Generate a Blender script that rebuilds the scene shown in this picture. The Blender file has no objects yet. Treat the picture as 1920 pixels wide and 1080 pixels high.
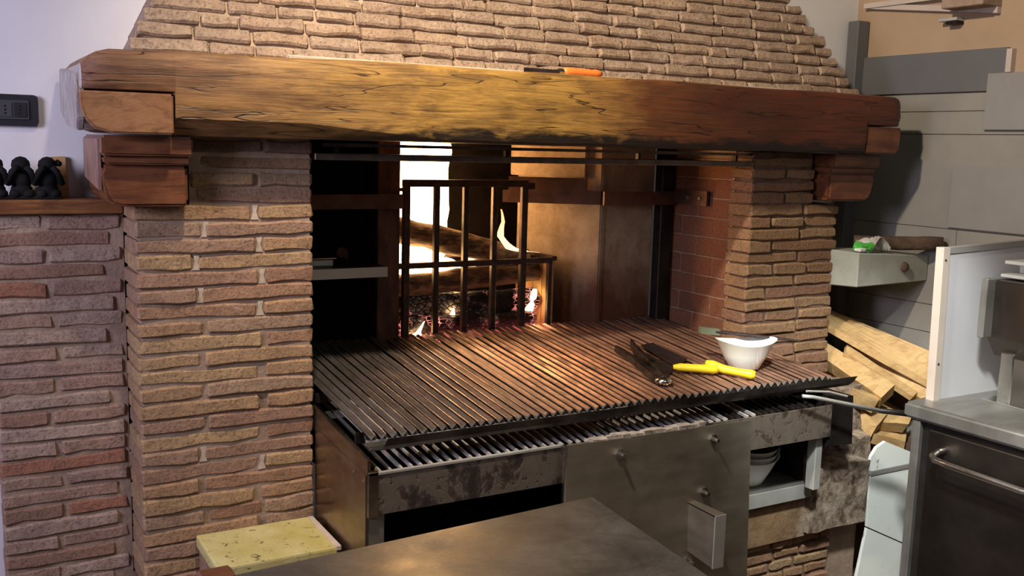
import bpy, bmesh, math, random
from mathutils import Vector, Matrix, noise as mnoise
random.seed(7)
R = math.radians
sc = bpy.context.scene
COL = sc.collection

# ------------------------------------------------------------------ camera, world, lights, exposure
def make_camera():
    yaw, pitch, roll = .524, .145, .027
    cy, sy, cp, sp = math.cos(yaw), math.sin(yaw), math.cos(pitch), math.sin(pitch)
    F = Vector((sy*cp, cy*cp, -sp)); Rt = Vector((cy, -sy, 0)); U = Rt.cross(F)
    c, s = math.cos(roll), math.sin(roll)
    r = c*Rt + s*U; u = c*U - s*Rt
    cam = bpy.data.cameras.new('camera'); cam.sensor_width = 36; cam.lens = 1856/1920*36
    o = bpy.data.objects.new('camera', cam); COL.objects.link(o)
    m = Matrix((r, u, -F)).transposed().to_4x4(); m.translation = (-1.136, -3.398, 1.65)
    o.matrix_world = m; cam.clip_start = .05
    sc.camera = o
make_camera()
sc.unit_settings.system = 'METRIC'; sc.unit_settings.scale_length = .8
vs = sc.view_settings
sc.display_settings.display_device = 'sRGB'
vs.view_transform = 'Standard'; vs.look = 'None'; vs.gamma = 1; vs.use_curve_mapping = False
vs.exposure = 0.0
sc.cycles.use_denoising = True
sc.cycles.max_bounces = 8
w = bpy.data.worlds.new('room_air'); sc.world = w; w.use_nodes = True
w.node_tree.nodes['Background'].inputs[0].default_value = (.9, .82, .78, 1)
w.node_tree.nodes['Background'].inputs[1].default_value = .035

def light(name, kind, loc, energy, color, size=.3, target=None, **kw):
    L = bpy.data.lights.new(name, kind); L.energy = energy; L.color = color
    if kind == 'AREA': L.shape = 'DISK'; L.size = size
    elif kind in ('POINT', 'SPOT'): L.shadow_soft_size = size
    for k, v in kw.items(): setattr(L, k, v)
    o = bpy.data.objects.new(name, L); COL.objects.link(o); o.location = loc
    if target: o.rotation_euler = (Vector(target) - Vector(loc)).to_track_quat('-Z', 'Y').to_euler()
    return o
light('ceiling_lamp', 'SPOT', (-.45, -1.2, 3.4), 500, (1, .84, .64), .07, (2.0, -.1, 1.1), spot_size=R(125), spot_blend=1.0)
light('window_light', 'AREA', (-3.1, -1.35, 2.15), 88, (.80, .76, 1), 1.2, (-.9, .3, 1.0))
light('room_lamp', 'AREA', (.6, -3.6, 3.2), 12, (1, .98, .92), .8, (1.6, -.4, .8))
light('board_fill_spot', 'SPOT', (.6, -2.0, 2.9), 760, (.97, 1, .96), .12, (2.66, -.35, .05), spot_size=R(32), spot_blend=.6)  # added fill without a real fixture, brightens the white board

# ------------------------------------------------------------------ node helpers
def newmat(name, rough=.6, metal=0.0, spec=None):
    m = bpy.data.materials.new(name); m.use_nodes = True
    nt = m.node_tree; b = nt.nodes['Principled BSDF']
    b.inputs['Roughness'].default_value = rough; b.inputs['Metallic'].default_value = metal
    if spec is not None: b.inputs['Specular IOR Level'].default_value = spec
    return m, nt, b
def coords(nt, kind='Object', stretch=(1, 1, 1), rand=False):
    if kind == 'World':
        g = nt.nodes.new('ShaderNodeNewGeometry'); v = g.outputs['Position']
    else:
        t = nt.nodes.new('ShaderNodeTexCoord'); v = t.outputs['Object']
    if rand:
        oi = nt.nodes.new('ShaderNodeObjectInfo')
        mu = nt.nodes.new('ShaderNodeMath'); mu.operation = 'MULTIPLY'; mu.inputs[1].default_value = 57
        nt.links.new(oi.outputs['Random'], mu.inputs[0])
        ad = nt.nodes.new('ShaderNodeVectorMath'); ad.operation = 'ADD'
        nt.links.new(v, ad.inputs[0]); nt.links.new(mu.outputs[0], ad.inputs[1]); v = ad.outputs[0]
    if stretch != (1, 1, 1):
        ml = nt.nodes.new('ShaderNodeVectorMath'); ml.operation = 'MULTIPLY'; ml.inputs[1].default_value = stretch
        nt.links.new(v, ml.inputs[0]); v = ml.outputs[0]
    return v
def noise(nt, v, scale, detail=5, rough=.6, dist=0.0):
    n = nt.nodes.new('ShaderNodeTexNoise'); n.inputs['Scale'].default_value = scale
    n.inputs['Detail'].default_value = detail; n.inputs['Roughness'].default_value = rough
    n.inputs['Distortion'].default_value = dist
    nt.links.new(v, n.inputs['Vector']); return n.outputs['Fac']
def ramp(nt, fac, stops, interp='LINEAR'):
    r = nt.nodes.new('ShaderNodeValToRGB'); cr = r.color_ramp; cr.interpolation = interp
    while len(cr.elements) < len(stops): cr.elements.new(.5)
    for e, (p, c) in zip(cr.elements, stops):
        e.position = p
        e.color = (c, c, c, 1) if isinstance(c, (int, float)) else (*c, 1)
    nt.links.new(fac, r.inputs[0]); return r.outputs[0]
def setc(nt, sock, val):
    if isinstance(val, tuple): sock.default_value = (*val, 1) if len(val) == 3 else val
    elif isinstance(val, (int, float)): sock.default_value = val
    else: nt.links.new(val, sock)
def mix(nt, fac, a, b, mode='MIX'):
    m = nt.nodes.new('ShaderNodeMix'); m.data_type = 'RGBA'; m.blend_type = mode
    setc(nt, m.inputs[0], fac); setc(nt, m.inputs[6], a); setc(nt, m.inputs[7], b)
    return m.outputs[2]
def math_(nt, op, a, b=0.0, clamp=False):
    m = nt.nodes.new('ShaderNodeMath'); m.operation = op; m.use_clamp = clamp
    setc(nt, m.inputs[0], a); setc(nt, m.inputs[1], b); return m.outputs[0]
def sep(nt, v):
    s = nt.nodes.new('ShaderNodeSeparateXYZ'); nt.links.new(v, s.inputs[0]); return s.outputs
def bump(nt, b, h, strength=.4, dist=.01):
    n = nt.nodes.new('ShaderNodeBump'); n.inputs['Strength'].default_value = strength; n.inputs['Distance'].default_value = dist
    nt.links.new(h, n.inputs['Height']); nt.links.new(n.outputs[0], b.inputs['Normal'])
def simple(name, c1, c2=None, rough=.5, metal=0.0, scale=8, bscale=None, bstr=.2, stretch=(1, 1, 1), lo=.35, hi=.65, spec=None, rvar=0, detail=5):
    m, nt, b = newmat(name, rough, metal, spec)
    v = coords(nt, 'World', stretch)
    n = noise(nt, v, scale, detail)
    setc(nt, b.inputs['Base Color'], ramp(nt, n, [(lo, c1), (hi, c2 or tuple(x*.8 for x in c1))]))
    if rvar: setc(nt, b.inputs['Roughness'], ramp(nt, noise(nt, v, scale*1.7), [(.3, max(.05, rough-rvar)), (.7, min(1, rough+rvar))]))
    if bscale: bump(nt, b, noise(nt, v, bscale, 6), bstr, .006)
    return m

# ------------------------------------------------------------------ materials
def brick_material(name, palette, smear=(.62, .55, .48), smear_at=.66, soot_shade=None, tint=None):
    m, nt, b = newmat(name, .88, 0, .25)
    v = coords(nt, 'World'); oi = nt.nodes.new('ShaderNodeObjectInfo')
    base = ramp(nt, oi.outputs['Random'], [(i/len(palette), c) for i, c in enumerate(palette)], 'CONSTANT')
    n1 = noise(nt, v, 22, 6, .65)
    c = mix(nt, ramp(nt, n1, [(.35, 0.0), (.7, .55)]), base, (.22, .135, .09))
    n2 = noise(nt, v, 9, 6, .7, .4)
    c = mix(nt, ramp(nt, n2, [(smear_at, 0.0), (smear_at+.06, .75)]), c, smear)
    n3 = noise(nt, v, 90, 4, .7)
    c = mix(nt, ramp(nt, n3, [(.34, .6), (.5, 0.0)]), c, (.07, .045, .035))
    n4 = noise(nt, v, 4.5, 6, .7)
    c = mix(nt, ramp(nt, n4, [(.35, .35), (.5, 0.0), (.65, 0.0)]), c, (.16, .09, .06))
    if soot_shade:
        c = soot_shade(nt, v, c)
    setc(nt, b.inputs['Base Color'], c)
    bump(nt, b, math_(nt, 'ADD', math_(nt, 'MULTIPLY', n3, .5), noise(nt, v, 30, 8, .75)), .9, .012)
    return m
PAL = [(.46, .275, .15), (.43, .245, .145), (.49, .315, .165), (.40, .235, .155), (.43, .285, .185), (.35, .19, .12), (.52, .345, .18), (.42, .26, .17), (.47, .295, .16)]
def column_shade(nt, v, c):      # shade of the mantel beam painted over the top courses
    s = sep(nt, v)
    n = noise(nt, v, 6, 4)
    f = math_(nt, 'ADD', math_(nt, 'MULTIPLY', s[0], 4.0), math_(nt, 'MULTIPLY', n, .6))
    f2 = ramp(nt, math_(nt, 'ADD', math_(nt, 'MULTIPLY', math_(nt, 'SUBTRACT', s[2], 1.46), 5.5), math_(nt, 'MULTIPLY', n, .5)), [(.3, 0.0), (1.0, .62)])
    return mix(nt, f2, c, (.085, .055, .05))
M = {}
M['brick_left'] = brick_material('column_brick', PAL, soot_shade=column_shade)
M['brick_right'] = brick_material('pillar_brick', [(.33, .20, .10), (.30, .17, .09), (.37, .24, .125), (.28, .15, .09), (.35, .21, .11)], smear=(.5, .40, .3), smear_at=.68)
M['brick_hood'] = brick_material('hood_brick', [(.46, .335, .235), (.44, .315, .22), (.48, .355, .25), (.42, .30, .20), (.455, .335, .24), (.47, .33, .22)], smear=(.55, .46, .37), smear_at=.7)
M['brick_low'] = brick_material('low_wall_brick', [(.42, .29, .24), (.37, .235, .19), (.45, .33, .27), (.33, .19, .14), (.40, .26, .20), (.36, .155, .10), (.43, .32, .27), (.37, .25, .215)], smear=(.58, .5, .46))
M['firebrick'] = brick_material('fire_brick', [(.24, .085, .04), (.20, .07, .035), (.27, .105, .05)], smear=(.36, .24, .16), smear_at=.7)
M['mortar'] = simple('mortar', (.34, .25, .19), (.25, .175, .13), .95, scale=14, bscale=60, bstr=.6, spec=.1)
M['mortar_hood'] = simple('mortar_hood', (.40, .295, .21), (.31, .22, .16), .95, scale=14, bscale=60, bstr=.6, spec=.1)
M['mortar_pale'] = simple('mortar_pale', (.52, .43, .35), (.42, .33, .26), .95, scale=20, bscale=60, bstr=.5, spec=.1)
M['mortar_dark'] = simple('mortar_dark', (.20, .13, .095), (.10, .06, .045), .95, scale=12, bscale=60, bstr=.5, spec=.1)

def beam_wood():
    m, nt, b = newmat('mantel_wood', .38, 0, .4)
    v = coords(nt, 'World'); s = sep(nt, v)
    vg = coords(nt, 'World', (1.1, 10, 13))
    big = noise(nt, coords(nt, 'World', (1.3, 2, 3.5)), 1.6, 4, .55, .3)
    # worn ochre patch in the middle of the stained beam, red-brown stain towards both ends
    x = math_(nt, 'ADD', s[0], math_(nt, 'MULTIPLY', math_(nt, 'SUBTRACT', big, .5), 1.3))
    base = ramp(nt, math_(nt, 'MULTIPLY', math_(nt, 'ADD', x, .9), 1/3.9), [(0, (.15, .055, .025)), (.10, (.27, .135, .055)), (.20, (.33, .18, .058)), (.30, (.44, .245, .055)), (.45, (.42, .235, .052)), (.53, (.31, .155, .04)), (.60, (.15, .05, .017)), (.72, (.065, .016, .008)), (.86, (.125, .028, .012)), (1, (.085, .02, .010))])
    g = noise(nt, vg, 3.2, 9, .72, .8)
    c = mix(nt, ramp(nt, g, [(.36, .9), (.54, 0.0)]), base, mix(nt, .72, base, (.04, .016, .008)))
    g2 = noise(nt, coords(nt, 'World', (.8, 16, 22)), 5, 6, .7, .5)
    c = mix(nt, ramp(nt, g2, [(.30, .75), (.43, 0.0)]), c, (.045, .02, .01))
    bl = noise(nt, coords(nt, 'World', (2, 5, 6)), 2.6, 6, .65, .4)
    c = mix(nt, ramp(nt, bl, [(.46, 0.0), (.70, .6)]), c, (.07, .028, .013))
    wv = noise(nt, coords(nt, 'World', (.55, 3, 7)), 1.9, 3, .5, .3)      # long drying cracks
    crk = ramp(nt, math_(nt, 'ABSOLUTE', math_(nt, 'SUBTRACT', wv, .5)), [(.0, 1.0), (.006, 0.0)])
    c = mix(nt, crk, c, (.02, .009, .005))
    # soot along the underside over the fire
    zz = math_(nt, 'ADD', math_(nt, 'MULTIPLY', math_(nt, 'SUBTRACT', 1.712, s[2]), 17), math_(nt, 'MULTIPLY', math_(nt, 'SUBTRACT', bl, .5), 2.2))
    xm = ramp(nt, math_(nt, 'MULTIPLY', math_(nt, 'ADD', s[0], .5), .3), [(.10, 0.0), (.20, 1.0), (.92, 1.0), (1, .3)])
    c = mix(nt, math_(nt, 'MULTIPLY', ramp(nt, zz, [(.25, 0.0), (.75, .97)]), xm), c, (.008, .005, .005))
    setc(nt, b.inputs['Base Color'], c)
    setc(nt, b.inputs['Roughness'], ramp(nt, g, [(.3, .55), (.7, .32)]))
    bump(nt, b, math_(nt, 'SUBTRACT', math_(nt, 'ADD', g, math_(nt, 'MULTIPLY', g2, .7)), crk), .45, .008)
    return m
M['beam'] = beam_wood()
def stained_wood(name, c1, c2, c3, rough=.4, st=(1.2, 9, 12)):
    m, nt, b = newmat(name, rough, 0, .4)
    g = noise(nt, coords(nt, 'World', st), 3, 7, .65, .7)
    n = noise(nt, coords(nt, 'World'), 7, 5, .6)
    c = mix(nt, ramp(nt, n, [(.35, 0.0), (.65, 1.0)]), c1, c2)
    c = mix(nt, ramp(nt, g, [(.3, .8), (.55, 0.0)]), c, c3)
    setc(nt, b.inputs['Base Color'], c); bump(nt, b, g, .35, .006)
    return m
M['corbel'] = stained_wood('corbel_wood', (.20, .075, .034), (.125, .042, .019), (.045, .016, .009), .36)
M['block'] = stained_wood('beam_block_wood', (.31, .155, .07), (.25, .115, .05), (.12, .05, .022), .45, (6, 3, 14))
M['pale_end'] = stained_wood('weathered_end_grain', (.38, .345, .34), (.29, .25, .25), (.17, .135, .13), .8, (8, 8, 3))
M['corbel_side'] = stained_wood('weathered_corbel_side', (.30, .19, .16), (.23, .12, .09), (.12, .06, .045), .7, (8, 8, 3))
M['shelf_wood'] = stained_wood('shelf_wood', (.27, .12, .045), (.16, .06, .022), (.07, .025, .012), .4)
M['firewood'] = stained_wood('split_firewood', (.54, .37, .17), (.46, .29, .125), (.30, .165, .06), .8, (2.2, 7, 7))
M['bark'] = simple('bark', (.12, .075, .045), (.05, .03, .02), .95, scale=14, bscale=30, bstr=1)
M['plaster'] = simple('white_plaster', (.70, .69, .71), (.67, .66, .68), .9, scale=3, bscale=40, bstr=.08, spec=.2)
M['plaster_tan'] = simple('tan_plaster', (.38, .275, .18), (.34, .24, .155), .85, scale=3, bscale=20, bstr=.08, spec=.2)
M['grey_panel'] = simple('grey_painted_panel', (.25, .24, .21), (.21, .20, .18), .65, scale=3, bscale=30, bstr=.1)
M['stone_box'] = simple('grey_green_paint', (.36, .38, .32), (.28, .29, .25), .7, scale=7, bscale=30, bstr=.2)
M['dark_panel'] = simple('dark_grey_panel', (.115, .115, .12), (.10, .10, .105), .6, scale=3, bscale=30, bstr=.1)
M['grey_mid'] = simple('mid_grey_panel', (.24, .235, .22), (.22, .21, .20), .6, scale=4, bscale=30, bstr=.1)
M['cream_edge'] = simple('cream_edge', (.47, .40, .345), (.42, .355, .30), .6, scale=6)
M['tile_floor'] = simple('floor_tile', (.16, .12, .095), (.11, .085, .07), .6, scale=5, bscale=30, bstr=.2)
def steel(name, c1, c2, rough, stretch=(1, 1, 1), scale=5, scr=.15, metal=1.0, bs=.06):
    m, nt, b = newmat(name, rough, metal)
    v = coords(nt, 'World', stretch); n = noise(nt, v, scale, 6, .6)
    setc(nt, b.inputs['Base Color'], ramp(nt, n, [(.3, c1), (.7, c2)]))
    n2 = noise(nt, coords(nt, 'World'), 3.5, 7, .65)
    setc(nt, b.inputs['Roughness'], ramp(nt, n2, [(.3, max(.08, rough-scr)), (.7, min(1, rough+scr))]))
    bump(nt, b, noise(nt, v, scale*6, 4), bs, .003)
    return m
def table_mat():
    m, nt, b = newmat('table_steel', .45, .9)
    v = coords(nt, 'World'); n = noise(nt, v, 5, 7, .7, .5); sc_ = noise(nt, coords(nt, 'World', (1.2, 2, 1)), 4, 7, .75, 2.0)
    c = ramp(nt, n, [(.3, (.125, .13, .13)), (.7, (.205, .21, .205))])
    c = mix(nt, ramp(nt, math_(nt, 'ABSOLUTE', math_(nt, 'SUBTRACT', sc_, .5)), [(0, .5), (.006, 0.0)]), c, (.42, .40, .37))
    setc(nt, b.inputs['Base Color'], c)
    setc(nt, b.inputs['Roughness'], ramp(nt, noise(nt, v, 7, 7, .7), [(.3, .36), (.7, .56)]))
    bump(nt, b, noise(nt, v, 22, 6), .10, .003)
    return m
M['table_steel'] = table_mat()
M['counter_steel'] = steel('counter_steel', (.36, .355, .325), (.26, .25, .23), .42, (1, 4, 1), 4, metal=.8)
M['door_steel'] = steel('door_steel', (.12, .10, .085), (.095, .08, .068), .40, (1, 1.5, 2), 3, .05)
M['plate_steel'] = steel('plate_steel', (.38, .345, .28), (.29, .26, .205), .46, (1, 1, 6), 4, metal=.85)
M['bright_steel'] = steel('bright_steel', (.72, .72, .70), (.6, .6, .58), .22, scale=6, scr=.08)
M['pale_steel'] = steel('pale_steel', (.58, .58, .55), (.48, .47, .44), .5, scale=8, metal=.6)
M['side_steel'] = steel('frame_side_steel', (.36, .28, .20), (.22, .15, .10), .36, (1, 1, 3), 6)
M['iron'] = simple('black_iron', (.045, .036, .032), (.022, .017, .015), .5, .7, scale=14, bscale=50, bstr=.3)
M['cage'] = simple('cage_iron', (.07, .042, .035), (.03, .02, .018), .55, .6, scale=20, bscale=60, bstr=.3)
M['band'] = simple('band_iron', (.17, .10, .08), (.09, .05, .04), .42, .75, scale=9, bscale=40, bstr=.2)
M['post'] = simple('rusty_post', (.12, .05, .035), (.035, .017, .014), .7, .3, scale=16, bscale=40, bstr=.5, stretch=(1, 1, .35))
M['lintel'] = simple('lintel_steel', (.16, .13, .125), (.08, .065, .06), .4, .85, scale=12)
def bar_metal():      # fire glow painted in: greyer at the left, browner towards the right
    m, nt, b = newmat('grill_bar_steel', .42, .62)
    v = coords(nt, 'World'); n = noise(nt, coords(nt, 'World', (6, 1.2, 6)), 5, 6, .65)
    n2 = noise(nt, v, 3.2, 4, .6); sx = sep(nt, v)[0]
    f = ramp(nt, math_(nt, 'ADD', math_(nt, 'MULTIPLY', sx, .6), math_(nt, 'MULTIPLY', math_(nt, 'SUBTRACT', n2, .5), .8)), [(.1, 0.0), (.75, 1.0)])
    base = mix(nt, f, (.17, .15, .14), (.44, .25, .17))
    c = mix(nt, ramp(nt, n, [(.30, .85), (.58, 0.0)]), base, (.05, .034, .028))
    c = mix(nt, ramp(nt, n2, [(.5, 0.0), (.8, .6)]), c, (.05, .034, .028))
    setc(nt, b.inputs['Base Color'], c)
    setc(nt, b.inputs['Roughness'], ramp(nt, n, [(.3, .48), (.7, .28)]))
    bump(nt, b, noise(nt, v, 120, 3), .25, .003)
    return m
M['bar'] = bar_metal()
M['coal_bar'] = simple('coal_grate_steel', (.62, .58, .54), (.42, .38, .34), .45, .35, scale=30)
M['gutter'] = simple('gutter_sheet', (.13, .115, .105), (.05, .042, .038), .36, .85, scale=7)
def peeled():
    m, nt, b = newmat('peeling_sheet', .5, .55)
    v = coords(nt, 'World', (1, 1, .7)); n = noise(nt, v, 9, 7, .72, .25)
    c = ramp(nt, n, [(.40, (.03, .022, .018)), (.47, (.07, .05, .04)), (.51, (.22, .18, .145)), (.62, (.27, .23, .185)), (.78, (.12, .09, .07))])
    setc(nt, b.inputs['Base Color'], c)
    setc(nt, b.inputs['Metallic'], ramp(nt, n, [(.46, .1), (.52, .7)]))
    bump(nt, b, ramp(nt, n, [(.47, 0.0), (.51, 1.0)]), .5, .004)
    return m
M['peeled'] = peeled()
M['crust'] = simple('ash_crust', (.52, .48, .43), (.25, .21, .18), .8, .2, scale=24, bscale=60, bstr=.6)
M['soot_shade'] = simple('soot_shade', (.006, .0045, .0045), (.003, .0025, .0025), .95, scale=8, bscale=30, bstr=.3, spec=.01)
M['dark_metal'] = simple('dark_sheet', (.025, .02, .019), (.012, .01, .01), .5, .5, scale=8)
def pier_mat():
    m, nt, b = newmat('stained_concrete', .85, 0, .25)
    v = coords(nt, 'World'); s = sep(nt, v)
    n = noise(nt, v, 9, 7, .7); n2 = noise(nt, coords(nt, 'World', (1, 1, .35)), 7, 6, .65)
    c = ramp(nt, n, [(.3, (.22, .155, .105)), (.6, (.36, .275, .19)), (.8, (.42, .33, .24))])
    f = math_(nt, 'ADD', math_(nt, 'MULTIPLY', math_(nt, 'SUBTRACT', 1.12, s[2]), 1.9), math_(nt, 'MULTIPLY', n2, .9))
    c = mix(nt, ramp(nt, f, [(.38, 0.0), (.9, .92)]), c, (.10, .032, .016))   # rust-brown grease stain rising from the grill, deepened to carry shade too
    c = mix(nt, ramp(nt, n2, [(.55, 0.0), (.7, .5)]), c, (.10, .045, .022))
    setc(nt, b.inputs['Base Color'], c); bump(nt, b, noise(nt, v, 30, 7, .7), .6, .01)
    return m
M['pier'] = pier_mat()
def ledge_mat():
    m, nt, b = newmat('sooty_concrete', .9, 0, .2)
    v = coords(nt, 'World'); s = sep(nt, v)
    n = noise(nt, v, 16, 7, .72, .3); n2 = noise(nt, v, 5, 4, .6)
    c = ramp(nt, n, [(.34, (.04, .028, .022)), (.44, (.13, .09, .065)), (.56, (.27, .215, .165)), (.7, (.38, .32, .25))])
    c = mix(nt, ramp(nt, math_(nt, 'ADD', s[0], math_(nt, 'MULTIPLY', n2, .3)), [(0, 1.0), (1, 1.0)]), c, c)
    f = ramp(nt, math_(nt, 'SUBTRACT', math_(nt, 'ADD', 2.55, math_(nt, 'MULTIPLY', n2, -.5)), s[0]), [(.10, 0.0), (.22, .85)])
    c = mix(nt, f, c, ramp(nt, n2, [(.35, (.15, .085, .04)), (.65, (.25, .155, .075))]))
    setc(nt, b.inputs['Base Color'], c); bump(nt, b, n, .7, .012)
    return m
M['ledge'] = ledge_mat()
def slab_mat():
    m, nt, b = newmat('lichen_stone', .75, 0, .3)
    v = coords(nt, 'World'); n = noise(nt, v, 11, 7, .7, .5); n2 = noise(nt, v, 26, 6, .7, 1.0); n3 = noise(nt, v, 4, 3)
    c = ramp(nt, n3, [(.35, (.42, .35, .11)), (.6, (.52, .45, .20)), (.75, (.60, .54, .32))])
    c = mix(nt, ramp(nt, n2, [(.34, .9), (.42, 0.0)]), c, (.06, .05, .02))
    c = mix(nt, ramp(nt, n, [(.55, 0.0), (.75, .5)]), c, (.30, .26, .09))
    setc(nt, b.inputs['Base Color'], c); bump(nt, b, n2, .4, .006)
    return m
M['slab'] = slab_mat()
def board_mat():
    m, nt, b = newmat('scuffed_white_board', .55, 0, .4)
    v = coords(nt, 'World'); n = noise(nt, v, 14, 5, .6, .6); n2 = noise(nt, coords(nt, 'World', (1, 1, .5)), 30, 3, .5)
    c = mix(nt, ramp(nt, n, [(.60, 0.0), (.75, .35)]), (.80, .84, .80), (.55, .57, .54))
    c = mix(nt, ramp(nt, n2, [(.24, .8), (.29, 0.0)]), c, (.18, .17, .15))
    setc(nt, b.inputs['Base Color'], c)
    return m
M['white_board'] = board_mat()
M['panel_white'] = simple('pale_grey_laminate', (.50, .49, .51), (.47, .46, .48), .5, scale=3)
M['ceramic'] = simple('white_ceramic', (.78, .79, .76), (.74, .75, .72), .2, scale=4)
M['oil'] = simple('marinade', (.20, .21, .18), (.14, .15, .12), .15, scale=6)
M['yellow'] = simple('yellow_plastic', (.82, .66, .03), (.78, .60, .02), .35, scale=6)
M['orange'] = simple('orange_plastic', (.90, .25, .05), (.82, .19, .035), .4, scale=6)
M['knife_dark'] = simple('dark_blade', (.085, .065, .065), (.05, .036, .036), .4, .7, scale=20, bscale=60, bstr=.2)
M['tong'] = simple('sooty_tong_steel', (.11, .085, .075), (.02, .015, .014), .35, .8, scale=18, bscale=50, bstr=.4)
M['black'] = simple('black_glaze', (.012, .012, .013), (.006, .006, .007), .8, scale=8, spec=.12)
M['black_plastic'] = simple('black_plastic', (.022, .022, .026), (.018, .018, .021), .35, scale=8)
M['module'] = simple('dark_grey_plastic', (.05, .05, .06), (.045, .045, .052), .45, scale=8)
M['tan_board'] = stained_wood('tan_board', (.50, .33, .14), (.44, .28, .11), (.34, .2, .08), .6)
M['green'] = simple('green_packet', (.06, .38, .04), (.08, .48, .06), .35, scale=9)
M['crumple'] = simple('white_wrapper', (.62, .62, .57), (.30, .28, .25), .5, scale=16)
M['khaki'] = simple('khaki_handle', (.16, .19, .12), (.13, .15, .10), .5, scale=8)
M['label'] = simple('pale_label', (.55, .58, .56), (.50, .53, .51), .4, scale=12)
M['log'] = simple('fire_log', (.20, .125, .07), (.045, .028, .02), .9, scale=26, bscale=40, bstr=1, stretch=(.45, 1.4, 1.4), lo=.42, hi=.58)
def charred():
    m, nt, b = newmat('charred_log', .9)
    v = coords(nt, 'World')
    vo = nt.nodes.new('ShaderNodeTexVoronoi'); vo.feature = 'DISTANCE_TO_EDGE'; vo.inputs['Scale'].default_value = 42; vo.inputs['Randomness'].default_value = .9
    nt.links.new(coords(nt, 'World', (.8, 1, 1.2)), vo.inputs['Vector'])
    e = vo.outputs['Distance']; n = noise(nt, v, 6, 3)
    ash = mix(nt, ramp(nt, n, [(.5, 0.0), (.58, 1.0)]), (.010, .008, .008), (.36, .33, .34))
    c = mix(nt, ramp(nt, e, [(.05, 1.0), (.16, 0.0)]), ash, (.01, .008, .008))
    setc(nt, b.inputs['Base Color'], c)
    n4 = noise(nt, v, 5, 3)
    glow = math_(nt, 'MULTIPLY', ramp(nt, e, [(.0, 1.0), (.07, 0.0)]), ramp(nt, n4, [(.5, 0.0), (.66, 1.0)]))
    setc(nt, b.inputs['Emission Color'], (1, .28, .24)); setc(nt, b.inputs['Emission Strength'], math_(nt, 'MULTIPLY', glow, 5))
    bump(nt, b, e, .8, .02)
    return m
M['charred'] = charred()
def ember():
    m, nt, b = newmat('ember_bed', .9)
    v = coords(nt, 'World'); n = noise(nt, v, 26, 6, .7)
    setc(nt, b.inputs['Base Color'], ramp(nt, n, [(.4, (.02, .012, .01)), (.7, (.35, .28, .26))]))
    setc(nt, b.inputs['Emission Color'], (1, .22, .20))
    setc(nt, b.inputs['Emission Strength'], ramp(nt, n, [(.45, 0.0), (.7, 1.0)]))
    mu = b.inputs['Emission Strength'].links[0].from_socket
    setc(nt, b.inputs['Emission Strength'], math_(nt, 'MULTIPLY', mu, 7))
    bump(nt, b, n, .8, .02)
    return m
M['ember'] = ember()
def flame_mat(name, strength, c_hot, c_cool, z0, z1):
    m = bpy.data.materials.new(name); m.use_nodes = True; nt = m.node_tree
    nt.nodes.clear()
    out = nt.nodes.new('ShaderNodeOutputMaterial'); em = nt.nodes.new('ShaderNodeEmission')
    v = coords(nt, 'World'); s = sep(nt, v); n = noise(nt, coords(nt, 'World', (1, 1, .5)), 9, 3)
    h = math_(nt, 'ADD', math_(nt, 'MULTIPLY', math_(nt, 'SUBTRACT', s[2], z0), 1/(z1-z0)), math_(nt, 'MULTIPLY', math_(nt, 'SUBTRACT', n, .5), .5))
    setc(nt, em.inputs[0], ramp(nt, h, [(.2, c_hot), (1, c_cool)]))
    em.inputs[1].default_value = strength
    nt.links.new(em.outputs[0], out.inputs[0])
    return m
M['flame'] = flame_mat('flame', 26, (1, .60, .26), (1, .48, .16), .9, 1.8)
M['flame_thin'] = flame_mat('thin_flame', 2.6, (1, .62, .34), (1, .34, .10), 1.08, 1.34)

# ------------------------------------------------------------------ mesh helpers
WM = {}
def wm(o): return WM.get(o.name, Matrix.Identity(4))
def attach(o, parent):
    o.parent = parent; o.matrix_parent_inverse = wm(parent).inverted()
def ob(name, bm, mat, parent=None, label=None, cat=None, kind=None, group=None, smooth=False):
    me = bpy.data.meshes.new(name)
    if isinstance(bm, bpy.types.Mesh): me = bm
    else:
        bmesh.ops.recalc_face_normals(bm, faces=bm.faces[:])
        bm.to_mesh(me); bm.free()
        if smooth: me.shade_smooth()
    for mt in (mat if isinstance(mat, list) else [mat]):
        if len(me.materials) < len(mat if isinstance(mat, list) else [mat]): me.materials.append(M[mt])
    o = bpy.data.objects.new(name, me); COL.objects.link(o)
    if parent: attach(o, parent)
    tag(o, label, cat, kind, group); return o
def tag(o, label=None, cat=None, kind=None, group=None):
    if label: o['label'] = label
    if cat: o['category'] = cat
    if kind: o['kind'] = kind
    if group: o['group'] = group
def thing(name, loc, label, cat, kind=None, group=None):
    o = bpy.data.objects.new(name, None); COL.objects.link(o); o.location = loc; o.empty_display_size = .05
    WM[o.name] = Matrix.Translation(loc); tag(o, label, cat, kind, group); return o
def B(): return bmesh.new()
def box(bm, x0, x1, y0, y1, z0, z1, bev=0.0, seg=1):
    g = bmesh.ops.create_cube(bm, size=1)['verts']
    for v in g: v.co = Vector((x0+(v.co.x+.5)*(x1-x0), y0+(v.co.y+.5)*(y1-y0), z0+(v.co.z+.5)*(z1-z0)))
    if bev:
        es = {e for v in g for e in v.link_edges}
        bmesh.ops.bevel(bm, geom=list(es), offset=bev, segments=seg, affect='EDGES', profile=.6)
    return bm
def bx(*a, **k): return box(B(), *a, **k)
def hexa(bm, bot, top):
    vb = [bm.verts.new(p) for p in bot]; vt = [bm.verts.new(p) for p in top]; n = len(bot)
    bm.faces.new(vb[::-1]); bm.faces.new(vt)
    for i in range(n): bm.faces.new((vb[i], vb[(i+1) % n], vt[(i+1) % n], vt[i]))
    return bm
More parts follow.
